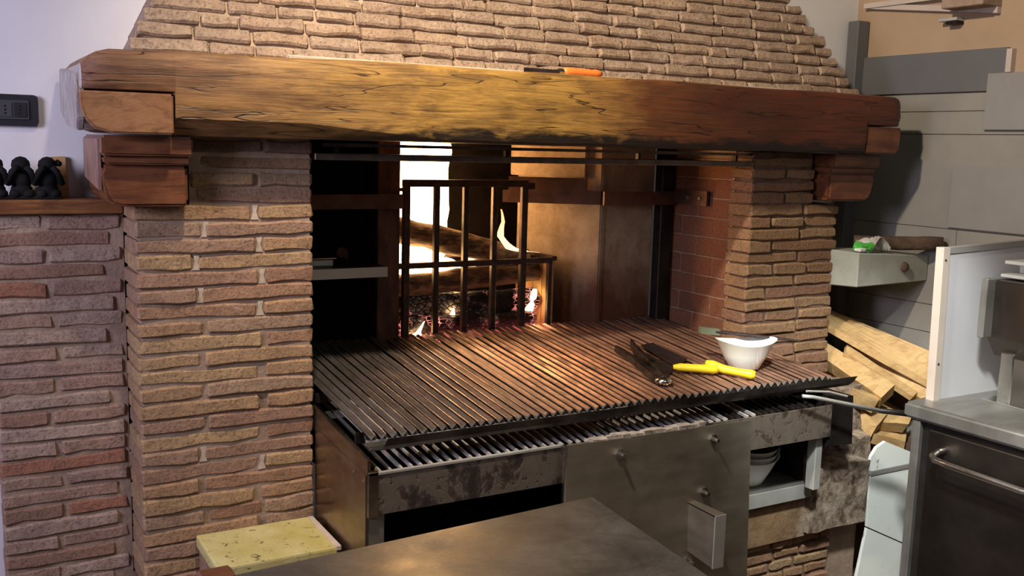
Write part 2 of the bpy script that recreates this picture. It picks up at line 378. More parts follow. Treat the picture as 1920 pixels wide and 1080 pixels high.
def prism(bm, poly, axis, a, b, bev=0.0):
    def P(u, v, t): return {'X': (t, u, v), 'Y': (u, t, v), 'Z': (u, v, t)}[axis]
    n0 = len(bm.verts)
    hexa(bm, [P(u, v, a) for u, v in poly], [P(u, v, b) for u, v in poly])
    if bev:
        bm.verts.ensure_lookup_table(); vs_ = bm.verts[n0:]
        bmesh.ops.bevel(bm, geom=list({e for v in vs_ for e in v.link_edges}), offset=bev, segments=2, affect='EDGES')
    return bm
def tube(bm, pts, rad, n=8, cap=True, flat=1.0, up=Vector((0, 0, 1))):
    pts = [Vector(p) for p in pts]; rings = []
    for i, p in enumerate(pts):
        d = (pts[min(i+1, len(pts)-1)] - pts[max(i-1, 0)]).normalized()
        s = d.cross(up); s = s.normalized() if s.length > 1e-4 else Vector((1, 0, 0))
        t = s.cross(d).normalized(); r = rad[i] if isinstance(rad, (list, tuple)) else rad
        rings.append([bm.verts.new(p + s*math.cos(2*math.pi*k/n)*r + t*math.sin(2*math.pi*k/n)*r*flat) for k in range(n)])
    for a, b in zip(rings, rings[1:]):
        for k in range(n): bm.faces.new((a[k], a[(k+1) % n], b[(k+1) % n], b[k]))
    if cap: bm.faces.new(rings[0][::-1]); bm.faces.new(rings[-1])
    return bm
def lathe(bm, prof, n=28, loc=(0, 0, 0), sx=1.0, sy=1.0, rot=0.0, lift=None):
    rings = []; L = Vector(loc)
    for j, (r, z) in enumerate(prof):
        ring = []
        for k in range(n):
            a = 2*math.pi*k/n; x = math.cos(a)*r*sx; y = math.sin(a)*r*sy
            zz = z + (lift(a, j) if lift else 0)
            ring.append(bm.verts.new(L + Vector((x*math.cos(rot)-y*math.sin(rot), x*math.sin(rot)+y*math.cos(rot), zz))))
        rings.append(ring)
    for a, b in zip(rings, rings[1:]):
        for k in range(n): bm.faces.new((a[k], a[(k+1) % n], b[(k+1) % n], b[k]))
    bm.faces.new(rings[0][::-1]); bm.faces.new(rings[-1])
    return bm
def rough_up(bm, amp, scale, seed=0):
    for v in bm.verts:
        p = v.co*scale + Vector((seed*7.3, seed*3.1, seed))
        v.co += Vector((mnoise.noise(p), mnoise.noise(p+Vector((31, 0, 0))), mnoise.noise(p+Vector((0, 47, 0)))))*amp

# ------------------------------------------------------------------ bricks
_bm_cache = {}
def brick_mesh(L, H, D, var, mat, b=.007, amp=.0042):
    key = (L, H, D, var, mat)
    if key in _bm_cache: return _bm_cache[key]
    rnd = random.Random(int(L*1000)*131+int(H*1000)*17+int(D*1000)+var*7919); bm = B(); h = H/2
    nmid = 1 if L < .12 else 2 if L < .22 else 3
    xs = [-L/2, -L/2+b] + [-L/2+L*(t+1)/(nmid+1) for t in range(nmid)] + [L/2-b, L/2]
    rings = []
    j = lambda a: rnd.uniform(-a, a)
    for i, x in enumerate(xs):
        end = i in (0, len(xs)-1); s = .86 if end else 1; y0 = b if end else 0
        d0, d1 = j(amp), j(amp); y1, y2 = y0+j(amp), y0+j(amp)
        ring = [(x, D, -h*s), (x, b*1.2+y1, -h*s+d0), (x+j(.002), y1, (-h+b)*s+d0), (x+j(.002), y2, (h-b)*s+d1), (x, b*1.2+y2, h*s+d1), (x, D, h*s)]
        rings.append([bm.verts.new(p) for p in ring])
    for a, c in zip(rings, rings[1:]):
        for k in range(6): bm.faces.new((a[k], a[(k+1) % 6], c[(k+1) % 6], c[k]))
    bm.faces.new(rings[0][::-1]); bm.faces.new(rings[-1])
    bmesh.ops.recalc_face_normals(bm, faces=bm.faces[:])
    me = bpy.data.meshes.new('brick'); bm.to_mesh(me); bm.free(); me.materials.append(M[mat])
    me.shade_smooth(); me.set_sharp_from_angle(angle=R(24))
    _bm_cache[key] = me; return me
CLS = (.07, .10, .14, .19, .25, .32, .40)
def lay(parent, x0, x1, zc, y, H, D, mat, rot=None, jit=.004):
    L = x1-x0; c = min(CLS, key=lambda q: abs(math.log(q/L)))
    o = bpy.data.objects.new('brick', brick_mesh(c, H, D, random.randrange(4), mat)); COL.objects.link(o)
    o.location = ((x0+x1)/2, y+random.uniform(-jit, jit), zc+random.uniform(-.0015, .0015))
    o.scale = (L/c, 1, 1+random.uniform(-.10, .10))
    o.rotation_euler = ((rot or 0)+R(random.uniform(-1.2, 1.2)), R(random.uniform(-.9, .9)), R(random.uniform(-.8, .8)))
    attach(o, parent); return o

# ================================================================== SETTING
FZ = -.5
ob('floor', bx(-4, 4.5, -5, 1.6, FZ-.05, FZ), 'tile_floor', kind='structure')
ob('wall_back', bx(-4, .02, .37, .52, FZ, 3.3), 'plaster', kind='structure')
wr = ob('wall_back_right', bx(2.45, 3.4, .42, .52, FZ, 3.3), 'plaster', kind='structure')
wall_r = ob('wall_right', bx(3.16, 3.30, -4.5, .5, FZ, 3.3), 'plaster_tan', kind='structure')
def rpanel(y0, y1, z0, z1, mat, t=.012, xw=3.16):
    return ob('panel', bx(xw-t, xw+.002, y0, y1, z0, z1, bev=.002), mat, wall_r)
rpanel(-.488, .41, 1.952, 2.148, 'dark_panel', .028)
rpanel(-1.6, .41, 1.863, 1.948, 'grey_panel', .012)
rpanel(-1.6, .41, 1.752, 1.860, 'grey_panel', .014)
rpanel(-1.6, .41, 1.292, 1.749, 'grey_panel', .012)
rpanel(-.30, .41, .905, 1.289, 'grey_panel', .012)
rpanel(-1.6, -.304, .905, 1.289, 'grey_panel', .014)
rpanel(-1.6, .41, .765, .902, 'grey_panel', .013)
rpanel(-1.6, .41, FZ, .762, 'grey_panel', .012)
rpanel(-1.05, -.405, 1.772, 2.032, 'grey_mid', .035)
rpanel(-1.5, -.258, 1.300, 1.605, 'grey_mid', .028)
ob('panel_edge', bx(3.126, 3.16, -.517, -.490, 2.034, 2.140), 'cream_edge', wall_r)
ob('trim_corner', bx(3.07, 3.155, .33, .40, FZ, 2.335, bev=.003), 'dark_panel', kind='structure')

# ================================================================== CHIMNEY MASONRY
P = .056
# --- left column
col = thing('brick_column', (-.30, .12, FZ), 'tall ochre and pink brick column left of the fireplace opening, reaching down past the mossy slab', 'column')
ob('mortar_core', prism(B(), [(-.582, FZ), (-.582, 1.416), (-.42, 1.416), (-.42, 1.66), (-.006, 1.66), (-.006, FZ)], 'Y', .008, .372), 'mortar', col)
for k in range(-4, 26):
    zc = 1.392 - k*P
    if zc < -.03: break
    if k < 0:
        rows = [[(-.418, -.175), (-.163, 0)], [(-.395, 0)], [(-.418, -.205), (-.19, 0)], [(-.385, 0)]][(-k) % 4]
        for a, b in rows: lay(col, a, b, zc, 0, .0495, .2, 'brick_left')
        continue
    j = random.uniform(-.02, .02)
    if k % 2 == 0: cut = [(-.594, -.205+j), (-.178+j, .004)]
    else: cut = [(-.594, -.402+j), (-.386+j, .004)]
    if k in (8,): cut = [(-.594, -.18), (-.165, .004)]
    if k == 19: cut = [(-.594, -.39), (-.375, -.19), (-.178, .004)]
    for i, (a, b) in enumerate(cut):
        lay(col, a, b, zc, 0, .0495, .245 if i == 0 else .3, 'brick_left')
    if random.random() < .55:      # pale pointing that stands out in the wider head joints
        a = cut[0][1]
        m = prism(B(), [(a-.001, zc-.026), (a+.026, zc-.026), (a+.018, zc), (a+.024, zc+.024), (a+.004, zc+.024), (a+.007, zc)], 'Y', .004, .03)
        ob('pointing', m, 'mortar_pale', col)
# --- low wall at the left
low = thing('low_brick_wall', (-.8, .30, FZ), 'low pinkish brick wall with a wooden shelf top, left of the tall brick column', 'wall')
ob('mortar_core', bx(-1.0, -.595, .248, .372, FZ, 1.373), 'mortar', low)
for k in range(0, 24):
    zc = 1.346 - k*P
    if zc < -.02: break
    j = random.uniform(-.02, .02)
    if k in (9, 13, 15): cut = [(-1.008, -.605)]
    elif k % 2 == 0: cut = [(-1.008, -.835+j), (-.82+j, -.605)]
    else: cut = [(-1.008, -.645+j*.8)]
    for a, b in cut: lay(low, a, b, zc, .24, .0485, .12, 'brick_low')
ob('wood_shelf', bx(-1.25, -.598, .215, .368, 1.376, 1.424, bev=.006, seg=2), 'shelf_wood', low, label='dark varnished wooden shelf board')
# --- right pillar
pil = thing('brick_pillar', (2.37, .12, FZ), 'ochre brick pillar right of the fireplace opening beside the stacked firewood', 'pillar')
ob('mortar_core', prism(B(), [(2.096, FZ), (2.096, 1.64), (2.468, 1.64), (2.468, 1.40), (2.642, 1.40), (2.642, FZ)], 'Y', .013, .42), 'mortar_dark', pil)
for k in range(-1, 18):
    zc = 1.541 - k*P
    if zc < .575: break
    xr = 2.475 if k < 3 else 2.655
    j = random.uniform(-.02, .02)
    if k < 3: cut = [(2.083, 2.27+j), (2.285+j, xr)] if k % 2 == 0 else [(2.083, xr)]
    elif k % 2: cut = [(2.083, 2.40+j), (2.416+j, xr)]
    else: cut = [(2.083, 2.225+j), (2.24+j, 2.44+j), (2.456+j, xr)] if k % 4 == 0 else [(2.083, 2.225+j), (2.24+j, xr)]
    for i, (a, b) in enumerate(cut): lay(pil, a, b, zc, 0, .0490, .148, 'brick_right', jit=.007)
# --- sloping hood
hood = thing('brick_hood', (1.0, .2, 1.9), 'tapering chimney hood of pale beige bricks rising above the wooden mantel beam', 'chimney hood')
th = math.atan(.4); sv = Vector((0, math.sin(th), math.cos(th))); pitch = .0515
def hood_l(z): return -.606 + (z-1.915)*.52
def hood_r(z): return 2.715 - (z-1.93)*.74
hy = lambda z: -.03 + .4*(z-1.9)
zt = 2.92
ob('mortar_core', hexa(B(), [(hood_l(1.9)+.035, hy(1.9)+.020, 1.9), (hood_r(1.9)-.03, hy(1.9)+.020, 1.9), (hood_r(1.9)-.03, .42, 1.9), (hood_l(1.9)+.035, .42, 1.9)],
   [(hood_l(zt)+.035, hy(zt)+.020, zt), (hood_r(zt)-.03, hy(zt)+.020, zt), (hood_r(zt)-.03, .44, zt), (hood_l(zt)+.035, .44, zt)]), 'mortar_hood', hood)
for k in range(12):
    c = Vector((0, -.03, 1.912)) + sv*(pitch*(k+.5)); z = c.z
    x = hood_l(z); xr = hood_r(z)+random.uniform(-.02, .03); first = True
    while x < xr-.02:
        L = random.uniform(.12, .165) if random.random() < .3 else random.uniform(.165, .235)
        if random.random() < .08: L = .085
        if first: L = random.choice((.09, .17, .24))
        e = min(x+L, xr)
        if xr-e < .05: e = xr
        d = .36-c.y if first else .07
        lay(hood, x, e, z, c.y, .0425, max(.1, min(.33, round(d, 2))) if first else .07, 'brick_hood', rot=-th if not first else -th*.6, jit=.006)
        x = e + random.uniform(.006, .011); first = False
ob('mortar_fillet', bx(-.10, 2.32, -.075, .0, 1.905, 1.925, bev=.004), 'mortar_pale', hood, label='thin white mortar fillet along the foot of the hood')

# ================================================================== MANTEL BEAM
beam = thing('mantel_beam', (1.04, .05, 1.645), 'massive varnished oak mantel beam, ochre in the middle and red brown at its ends, across the fireplace', 'beam')
def build_beam():
    bm = B(); XL, XR = -.765, 2.862
    xs = [XL, XL+.008, XL+.025, XL+.05, XL+.085, XL+.13, -.55, -.4931, -.4930]
    xs += [-.4928] + [-.49+i*(2.612+.49)/44 for i in range(1, 44)] + [2.6128, 2.6130, 2.6131, 2.66, 2.72, 2.78, 2.82, 2.845, XR-.006, XR]
    rings = []
    for i, x in enumerate(xs):
        n1 = mnoise.noise(Vector((x*2.3, 0, 0))); n2 = mnoise.noise(Vector((x*5.1, 9, 0)))
        zt = 1.905 + .013*min(1, max(0, (x+.6)/1.2)) + .006*n1
        if x < -.5: zt -= .006
        cut = x <= -.49295 or x >= 2.6131
        zb = 1.778 if cut else 1.645 + .004*n2
        yf = -.168 + .004*n1 + .003*n2
        dl = XL+.10-x; dr = x-(XR-.06)
        if dl > 0:
            q = dl/.10; zt -= .075*(1-math.sqrt(max(0, 1-q*q))); yf += .05*(1-math.sqrt(max(0, 1-q*q)))
        if dr > 0:
            q = dr/.06; zt -= .035*(1-math.sqrt(max(0, 1-q*q))); yf += .03*(1-math.sqrt(max(0, 1-q*q)))
        # hand-hewn chamfer under the left half
        if cut: cz, cyy = .004, .004
        else:
            t = 1; f = max(0, min(1, (.42-x)/.5))
            cz = .012+.042*t*f; cyy = .012+.05*t*f
        r = .024
        prof = [(.30, zb), (yf+cyy+.02, zb), (yf+cyy, zb+.002), (yf+.002, zb+cz)]
        h = zt-r-(zb+cz)
        for s in (.2, .45, .7): prof.append((yf-.004*math.sin(s*3.1)+.004*mnoise.noise(Vector((x*3, s*6, 2))), zb+cz+h*s))
        prof += [(yf, zt-r), (yf+r*.3, zt-r*.3), (yf+r, zt), (.30, zt)]
        rings.append([bm.verts.new((x, y, z)) for y, z in prof])
    for a, b in zip(rings, rings[1:]):
        n = len(a)
        for k in range(n): bm.faces.new((a[k], a[(k+1) % n], b[(k+1) % n], b[k]))
    f0 = bm.faces.new(rings[0][::-1]); f1 = bm.faces.new(rings[-1]); f0.material_index = 1
    for f in bm.faces:
        c = f.calc_center_median()
        if c.x < XL+.012 and c.z < 1.9: f.material_index = 1
    return bm
o = ob('beam_body', build_beam(), ['beam', 'pale_end'], beam, smooth=True)
o.data.set_sharp_from_angle(angle=R(28))
ob('end_block', prism(B(), [(-.498, 1.773), (-.498, 1.648), (-.68, 1.648), (-.725, 1.662), (-.752, 1.69), (-.764, 1.73), (-.766, 1.773)], 'Y', -.166, .30, bev=.006), 'block', beam, label='end grain block let into the left end of the beam')
ob('end_face', prism(B(), [(.33, 1.715), (.16, 1.668), (-.10, 1.655), (-.13, 1.69), (-.135, 1.74), (-.118, 1.80), (-.116, 1.825), (.33, 1.86)], 'X', -.772, -.750, bev=.004), 'pale_end', beam, label='pale weathered left end of the beam')
ob('end_block', prism(B(), [(2.619, 1.773), (2.619, 1.648), (2.83, 1.648), (2.855, 1.67), (2.861, 1.773)], 'Y', -.164, .30, bev=.006), 'corbel', beam, label='dark block let into the right end of the beam')
# --- corbels
def corbel(x0, x1, lbl, flip=False):
    t = thing('wood_corbel', ((x0+x1)/2, 0, 1.42), lbl, 'corbel')
    def mx(poly): return [(x1-(u-x0), v) for u, v in poly] if flip else poly
    ob('corbel_body', prism(B(), mx([(x1-.012, 1.55), (x1-.012, 1.432), (x1-.02, 1.418), (x0+.058, 1.418), (x0+.026, 1.428), (x0+.009, 1.455), (x0+.004, 1.52), (x0, 1.55)]), 'Y', -.075, .33, bev=.010), 'corbel', t, smooth=False)
    ob('corbel_step', prism(B(), mx([(x0+.004, 1.578), (x0+.01, 1.552), (x1-.006, 1.552), (x1-.003, 1.578)]), 'Y', -.088, .33, bev=.006), 'corbel', t)
    ob('corbel_cap', prism(B(), mx([(x0-.002, 1.642), (x0-.002, 1.58), (x1, 1.58), (x1, 1.642)]), 'Y', -.105, .33, bev=.007), 'corbel', t)
    s = .002
    ob('corbel_side', prism(B(), [(-.03, 1.63), (-.03, 1.47), (.32, 1.50), (.32, 1.63)], 'X', *((x0-.006, x0+.004) if not flip else (x1-.004, x1+.006))), 'corbel_side', t, label='weathered paler side of the corbel')
corbel(-.70, -.428, 'stepped red brown wooden corbel under the left end of the mantel beam')
corbel(2.487, 2.80, 'dark stepped wooden corbel under the right end of the mantel beam', True)

# ================================================================== FIREBOX
fb = thing('firebox', (1.04, .7, .7), 'sooty interior of the fireplace with concrete pier and red firebrick side behind the grill', 'firebox')
ob('back_wall', bx(-.05, 2.2, 1.22, 1.30, .3, 2.0), 'soot_shade', fb)
ob('left_wall', bx(-.05, .012, .372, 1.22, .3, 2.0), 'soot_shade', fb)
ob('smoke_ceiling', bx(-.05, 2.2, .44, 1.3, 2.0, 2.05), 'soot_shade', fb)
ob('hearth_floor', bx(.0, 2.09, .62, 1.22, .66, .72), 'soot_shade', fb)
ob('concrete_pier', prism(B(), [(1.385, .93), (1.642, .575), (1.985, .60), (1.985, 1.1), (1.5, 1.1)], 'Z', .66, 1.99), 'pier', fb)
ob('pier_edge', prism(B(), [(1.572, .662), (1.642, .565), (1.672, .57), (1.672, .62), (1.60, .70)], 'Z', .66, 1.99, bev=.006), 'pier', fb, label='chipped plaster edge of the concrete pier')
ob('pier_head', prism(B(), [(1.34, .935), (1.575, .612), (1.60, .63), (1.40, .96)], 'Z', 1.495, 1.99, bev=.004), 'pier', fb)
ob('corner_post', bx(1.992, 2.062, .54, .60, .66, 1.99, bev=.004), 'iron', fb, label='dark steel corner post')
ob('side_mortar', bx(2.092, 2.2, .13, .64, .5, 1.99), 'mortar', fb)
for k in range(10):
    z = .70 + k*.095; yy = .145 + (.0 if k % 2 else -.125)
    while yy < .60:
        a, b = max(.145, yy), min(.60, yy+.232)
        if b-a > .04:
            lay_o = bpy.data.objects.new('firebrick', brick_mesh(.19, .0905, .03, random.randrange(4), 'firebrick', .003, .0012)); COL.objects.link(lay_o)
            lay_o.scale = ((b-a)/.19, 1, 1); lay_o.location = (2.089, (a+b)/2, z); lay_o.rotation_euler = (0, 0, R(-90)); attach(lay_o, fb)
        yy += .236
ob('side_cap', bx(2.07, 2.2, .13, .56, 1.575, 1.60), 'band', fb)
ob('rusty_post', bx(.478, .582, .56, .68, .70, 1.99, bev=.004), 'post', fb, label='flaking rust brown steel post left of the fire cage')
ob('left_panel', bx(.012, .485, .668, .70, .70, 1.99), 'soot_shade', fb)
# lintel
lin = thing('steel_lintel', (1.1, .02, 1.575), 'dark steel lintel bar under the mantel beam, spanning the fireplace opening', 'lintel')
ob('lintel_bar', bx(.012, 2.082, .0, .05, 1.574, 1.598, bev=.002), 'lintel', lin)
ob('upper_bar', bx(.05, 2.10, .03, .05, 1.622, 1.634), 'lintel', lin)
for x in (.10, .80, 1.45, 2.0): ob('spacer', bx(x, x+.012, .03, .05, 1.596, 1.624), 'iron', lin)
# shelf in the dark left bay
sh = thing('steel_shelf', (.25, .5, 1.08), 'small steel shelf in the dark bay left of the fire cage', 'shelf')
ob('shelf_top', bx(.012, .478, .455, .665, 1.112, 1.122), 'dark_metal', sh)
ob('front_lip', bx(.012, .478, .445, .455, 1.080, 1.122), 'pale_steel', sh, label='lighter front lip of the shelf')
t = thing('steel_box', (.23, .58, 1.122), 'small steel tray on the dark shelf left of the fire cage', 'tray')
ob('tray_body', bx(.10, .27, .53, .63, 1.122, 1.152, bev=.004), 'pale_steel', t)
ob('tray_rim', bx(.09, .28, .52, .64, 1.152, 1.158, bev=.002), 'bright_steel', t)
t = thing('gas_valve', (.345, .60, 1.122), 'small dark valve with a round knob on the dark shelf', 'valve')
ob('valve_body', tube(B(), [(.345, .60, 1.122), (.345, .60, 1.16), (.345, .60, 1.19)], [.02, .018, .012], 10), 'iron', t, smooth=True)
ob('valve_knob', tube(B(), [(.33, .58, 1.175), (.315, .555, 1.175)], [.022, .022], 12), 'band', t)
# band
band = thing('steel_band', (1.0, .54, 1.36), 'flat rust brown steel strap running round the back of the fireplace at cage height', 'strap')
ob('band_left', bx(.012, .587, .540, .556, 1.358, 1.421, bev=.002), 'band', band)
ob('band_diagonal', hexa(B(), [(1.235, .82, 1.366), (1.632, .556, 1.366), (1.648, .562, 1.366), (1.25, .835, 1.366)], [(1.235, .82, 1.425), (1.632, .556, 1.432), (1.648, .562, 1.432), (1.25, .835, 1.425)]), 'band', band)
ob('band_overlap', hexa(B(), [(1.255, .80, 1.40), (1.572, .590, 1.425), (1.582, .600, 1.425), (1.265, .815, 1.40)], [(1.255, .80, 1.492), (1.572, .590, 1.492), (1.582, .600, 1.492), (1.265, .815, 1.492)]), 'band', band)
ob('band_right', bx(1.63, 2.070, .522, .536, 1.366, 1.432), 'band', band)
ob('band_corner', bx(2.062, 2.076, .285, .536, 1.374, 1.446), 'band', band)
for y in (.33, .42):
    ob('bolt', tube(B(), [(2.063, y, 1.41), (2.052, y, 1.41)], [.011, .009], 8), 'bright_steel', band)
# fire cage
cage = thing('fire_cage', (.95, .6, .75), 'black iron barred cage holding the burning logs at the back of the grill', 'fire cage')
zt_, zb_ = 1.478, .762
for i, x in enumerate((.628, .775, .921, 1.070, 1.228)):
    b_ = .016 if i in (0, 4) else .013
    ob('upright_bar', bx(x-b_, x+b_, .588, .614, zb_, zt_, bev=.003), 'cage', cage)
ob('top_rail', bx(.612, 1.244, .586, .616, zt_-.028, zt_+.004, bev=.003), 'cage', cage)
ob('middle_rail', bx(.59, 1.385, .586, .612, 1.088, 1.114, bev=.003), 'cage', cage)
ob('left_rod', tube(B(), [(.596, .615, .762), (.596, .615, 1.44)], .008, 6), 'cage', cage)
ob('hook', bx(.585, .615, .59, .61, 1.43, 1.446), 'cage', cage)
ob('right_hinge', bx(1.244, 1.285, .60, .63, 1.44, 1.47), 'cage', cage)
ob('corner_bar', bx(1.372, 1.392, .595, .62, .762, 1.10, bev=.002), 'cage', cage)
for i in range(4):
    y = .625+i*.085
    ob('side_slat', bx(1.405, 1.42, y, y+.080, .74, 1.10), 'firewood', cage, label='tan side slat')
ob('back_rail', bx(.60, 1.42, .95, .97, 1.088, 1.114), 'cage', cage)
ob('side_rail', bx(1.395, 1.42, .60, .97, 1.098, 1.118), 'cage', cage)
# embers, logs, flames
em = B()
bmesh.ops.create_grid(em, x_segments=36, y_segments=16, size=.5)
for v in em.verts:
    v.co = Vector((1.0+v.co.x*.80, .78+v.co.y*.36, .74)); v.co.z += .035*mnoise.noise(v.co*9)+.025*mnoise.noise(v.co*23)
ob('ember_bed', em, 'ember', label='glowing pink ember bed under the burning logs', cat='embers', kind='stuff')
def log_bm(p0, p1, r0, r1, seed, n=16, seg=14, amp=.012):
    p0, p1 = Vector(p0), Vector(p1)
    bm = tube(B(), [p0.lerp(p1, i/seg) for i in range(seg+1)], [r0+(r1-r0)*i/seg for i in range(seg+1)], n)
    rough_up(bm, amp, 11, seed); return bm
def log(p0, p1, r0, r1, mat, label, seed):
    return ob('burning_log', log_bm(p0, p1, r0, r1, seed), mat, label=label, cat='log', smooth=True)
log((.60, .80, 1.262), (1.34, .76, 1.085), .062, .052, 'log', 'burning log lying aslant on top of the pile in the fire cage', 1)
log((.62, .76, .985), (1.39, .74, 1.03), .052, .050, 'log', 'brown burning log lying level, second from the top in the fire cage', 2)
log((.63, .78, .890), (1.39, .76, .885), .055, .06, 'charred', 'charred log with ash grey cells in the middle of the fire', 3)
log((.66, .71, .806), (1.36, .72, .800), .046, .046, 'charred', 'black charred log at the bottom of the fire cage', 4)
log((1.10, .90, 1.10), (1.40, .74, 1.075), .035, .03, 'charred', 'short white ashed log end at the right top of the fire pile', 5)
def flame_bm(pts, rad, seed, flat=.6, n=14):
    P_ = [Vector(p) for p in pts]; sub = []; rs = []
    for i in range(len(P_)-1):
        for t in (0, .25, .5, .75): sub.append(P_[i].lerp(P_[i+1], t)); rs.append(rad[i]+(rad[i+1]-rad[i])*t)
    sub.append(P_[-1]); rs.append(rad[-1])
    bm = B(); rings = []
    for p, r in zip(sub, rs):
        rings.append([bm.verts.new(p+Vector((math.cos(2*math.pi*k/n)*r, math.sin(2*math.pi*k/n)*r*flat, 0))) for k in range(n)])
    for a, b in zip(rings, rings[1:]):
        for k in range(n): bm.faces.new((a[k], a[(k+1) % n], b[(k+1) % n], b[k]))
    bm.faces.new(rings[0][::-1]); bm.faces.new(rings[-1])
    rough_up(bm, .022, 9, seed); return bm
fl = thing('flame', (.78, .9, .95), 'tall white hot flame rising at the left of the fire cage up behind the lintel', 'flame')
ob('flame_column', flame_bm([(.83, .93, .98), (.85, .95, 1.15), (.87, .95, 1.32), (.865, .95, 1.47), (.865, .95, 1.60), (.85, .96, 1.75), (.82, .98, 1.90)], [.10, .14, .135, .13, .145, .13, .02], 1), 'flame', fl, smooth=True)
ob('flame_front', flame_bm([(.76, .80, 1.00), (.74, .79, 1.07), (.76, .79, 1.14), (.80, .80, 1.2), (.845, .80, 1.30)], [.13, .12, .06, .025, .004], 2, .35), 'flame', fl, smooth=True)
ob('flame_tongue', flame_bm([(.93, .93, 1.20), (.94, .93, 1.27), (.93, .93, 1.33), (.945, .93, 1.38)], [.045, .03, .015, .003], 3, .5), 'flame_thin', fl, smooth=True)
f2 = thing('flame', (1.3, .8, 1.08), 'slender curling flame above the right end of the burning logs', 'flame')
ob('flame_tongue', flame_bm([(1.385, .70, 1.125), (1.302, .70, 1.130), (1.217, .70, 1.165), (1.165, .70, 1.219), (1.181, .70, 1.282), (1.157, .70, 1.340)], [.008, .022, .026, .020, .011, .003], 4, .5), 'flame_thin', f2, smooth=True)
f3 = thing('flame', (1.0, .8, 1.02), 'low wide flame licking between the two upper logs behind the cage', 'flame')
ob('flame_tongue', flame_bm([(.95, .87, 1.02), (.96, .86, 1.06), (.97, .85, 1.10)], [.10, .10, .02], 5, .3), 'flame', f3, smooth=True)
ob('flame_tongue', flame_bm([(1.08, .84, 1.05), (1.08, .84, 1.09), (1.085, .84, 1.15)], [.04, .025, .003], 6, .4), 'flame_thin', f3, smooth=True)
f4 = thing('flame', (.95, .69, .80), 'tiny bright flame between the charred logs at the bottom of the fire', 'flame')
ob('flame_tongue', flame_bm([(.915, .695, .80), (.915, .69, .83), (.92, .69, .885)], [.016, .022, .003], 7, .5), 'flame', f4, smooth=True)
ob('flame_tongue', flame_bm([(1.345, .70, .78), (1.35, .70, .86), (1.36, .70, .94)], [.022, .025, .01], 8, .5), 'flame', f4, smooth=True)
ob('flame_tongue', flame_bm([(.70, .665, .765), (.72, .66, .785), (.76, .66, .83)], [.035, .015, .003], 9, .5), 'flame', f4, smooth=True)

# ================================================================== GRILL
GZ = lambda y: .687 + .1*(y+.444)
grill = thing('barbecue_grill', (1.1, .0, FZ), 'large steel barbecue grill with rows of brown V bars, drip gutter and peeling front panel', 'grill')
pitch_g = .0372; L = .606+.444; tilt = math.atan(.1)
def bar_mesh():
    bm = B(); w_, h_, t_ = .0148, .0125, .0040
    pr_ = [(-w_, 0), (-w_+.004, .001), (0, -h_+t_*1.4), (w_-.004, .001), (w_, 0), (.002, -h_-t_), (-.002, -h_-t_)]
    L_ = L/math.cos(tilt)
    hexa(bm, [(x, 0, z) for x, z in pr_], [(x, L_, z) for x, z in pr_])
    bmesh.ops.recalc_face_normals(bm, faces=bm.faces[:])
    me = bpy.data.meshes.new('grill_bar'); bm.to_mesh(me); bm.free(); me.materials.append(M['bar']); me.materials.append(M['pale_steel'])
    for p in me.polygons:
        if p.center.y < .001: p.material_index = 1
    return me
gm = bar_mesh(); nb = int((2.185-.04)/pitch_g)+1
for i in range(nb):
    x = .052+i*pitch_g
    if x > 2.195: break
    o = bpy.data.objects.new('grill_bar', gm); COL.objects.link(o)
    o.location = (x, -.444+random.uniform(-.004, .004), .687+random.uniform(-.002, .002)); o.rotation_euler = (tilt+R(random.uniform(-.15, .15)), R(random.uniform(-1.5, 1.5)), R(random.uniform(-.1, .1)))
    if x > 2.06: o.scale = (1, .41, 1)
    attach(o, grill)
for y in (-.36, .05, .52):
    ob('cross_bearer', hexa(B(), [(.03, y, GZ(y)-.06), (2.07 if y > 0 else 2.2, y, GZ(y)-.06), (2.07 if y > 0 else 2.2, y+.012, GZ(y)-.06), (.03, y+.012, GZ(y)-.06)], [(.03, y, GZ(y)-.024), (2.07 if y > 0 else 2.2, y, GZ(y)-.024), (2.07 if y > 0 else 2.2, y+.012, GZ(y)-.024), (.03, y+.012, GZ(y)-.024)]), 'iron', grill)
def gutter():
    prof = [(-.425, .678), (-.440, .660), (-.455, .648), (-.472, .642), (-.490, .647), (-.500, .662), (-.504, .684)]
    bm = B(); th_ = .004; rings = []
    for x, k in ((.034, 0), (.10, 1), (1.1, 1), (2.10, 1), (2.20, 1), (2.285, 2)):
        ring = []
        for j, (y, z) in enumerate(prof):
            xx = x
            if k == 0: xx = x + .05*(j/6 if j > 3 else 0)
            if k == 2: xx = x - .11*(1-j/6)
            ring.append((xx, y, z))
        inner = [(a, b+.003*(1 if j < 3 else -0.2), c+th_) for j, (a, b, c) in enumerate(ring)][::-1]
        rings.append([bm.verts.new(p) for p in ring+inner])
    for a, b in zip(rings, rings[1:]):
        n = len(a)
        for k in range(n): bm.faces.new((a[k], a[(k+1) % n], b[(k+1) % n], b[k]))
    bm.faces.new(rings[0][::-1]); bm.faces.new(rings[-1]); return bm
ob('drip_gutter', gutter(), 'gutter', grill, label='curved dark drip gutter under the front ends of the bars', smooth=False)
ob('gutter_rim', bx(.036, 1.10, -.440, -.434, .650, .668), 'pale_steel', grill, label='light rail under the bar ends')
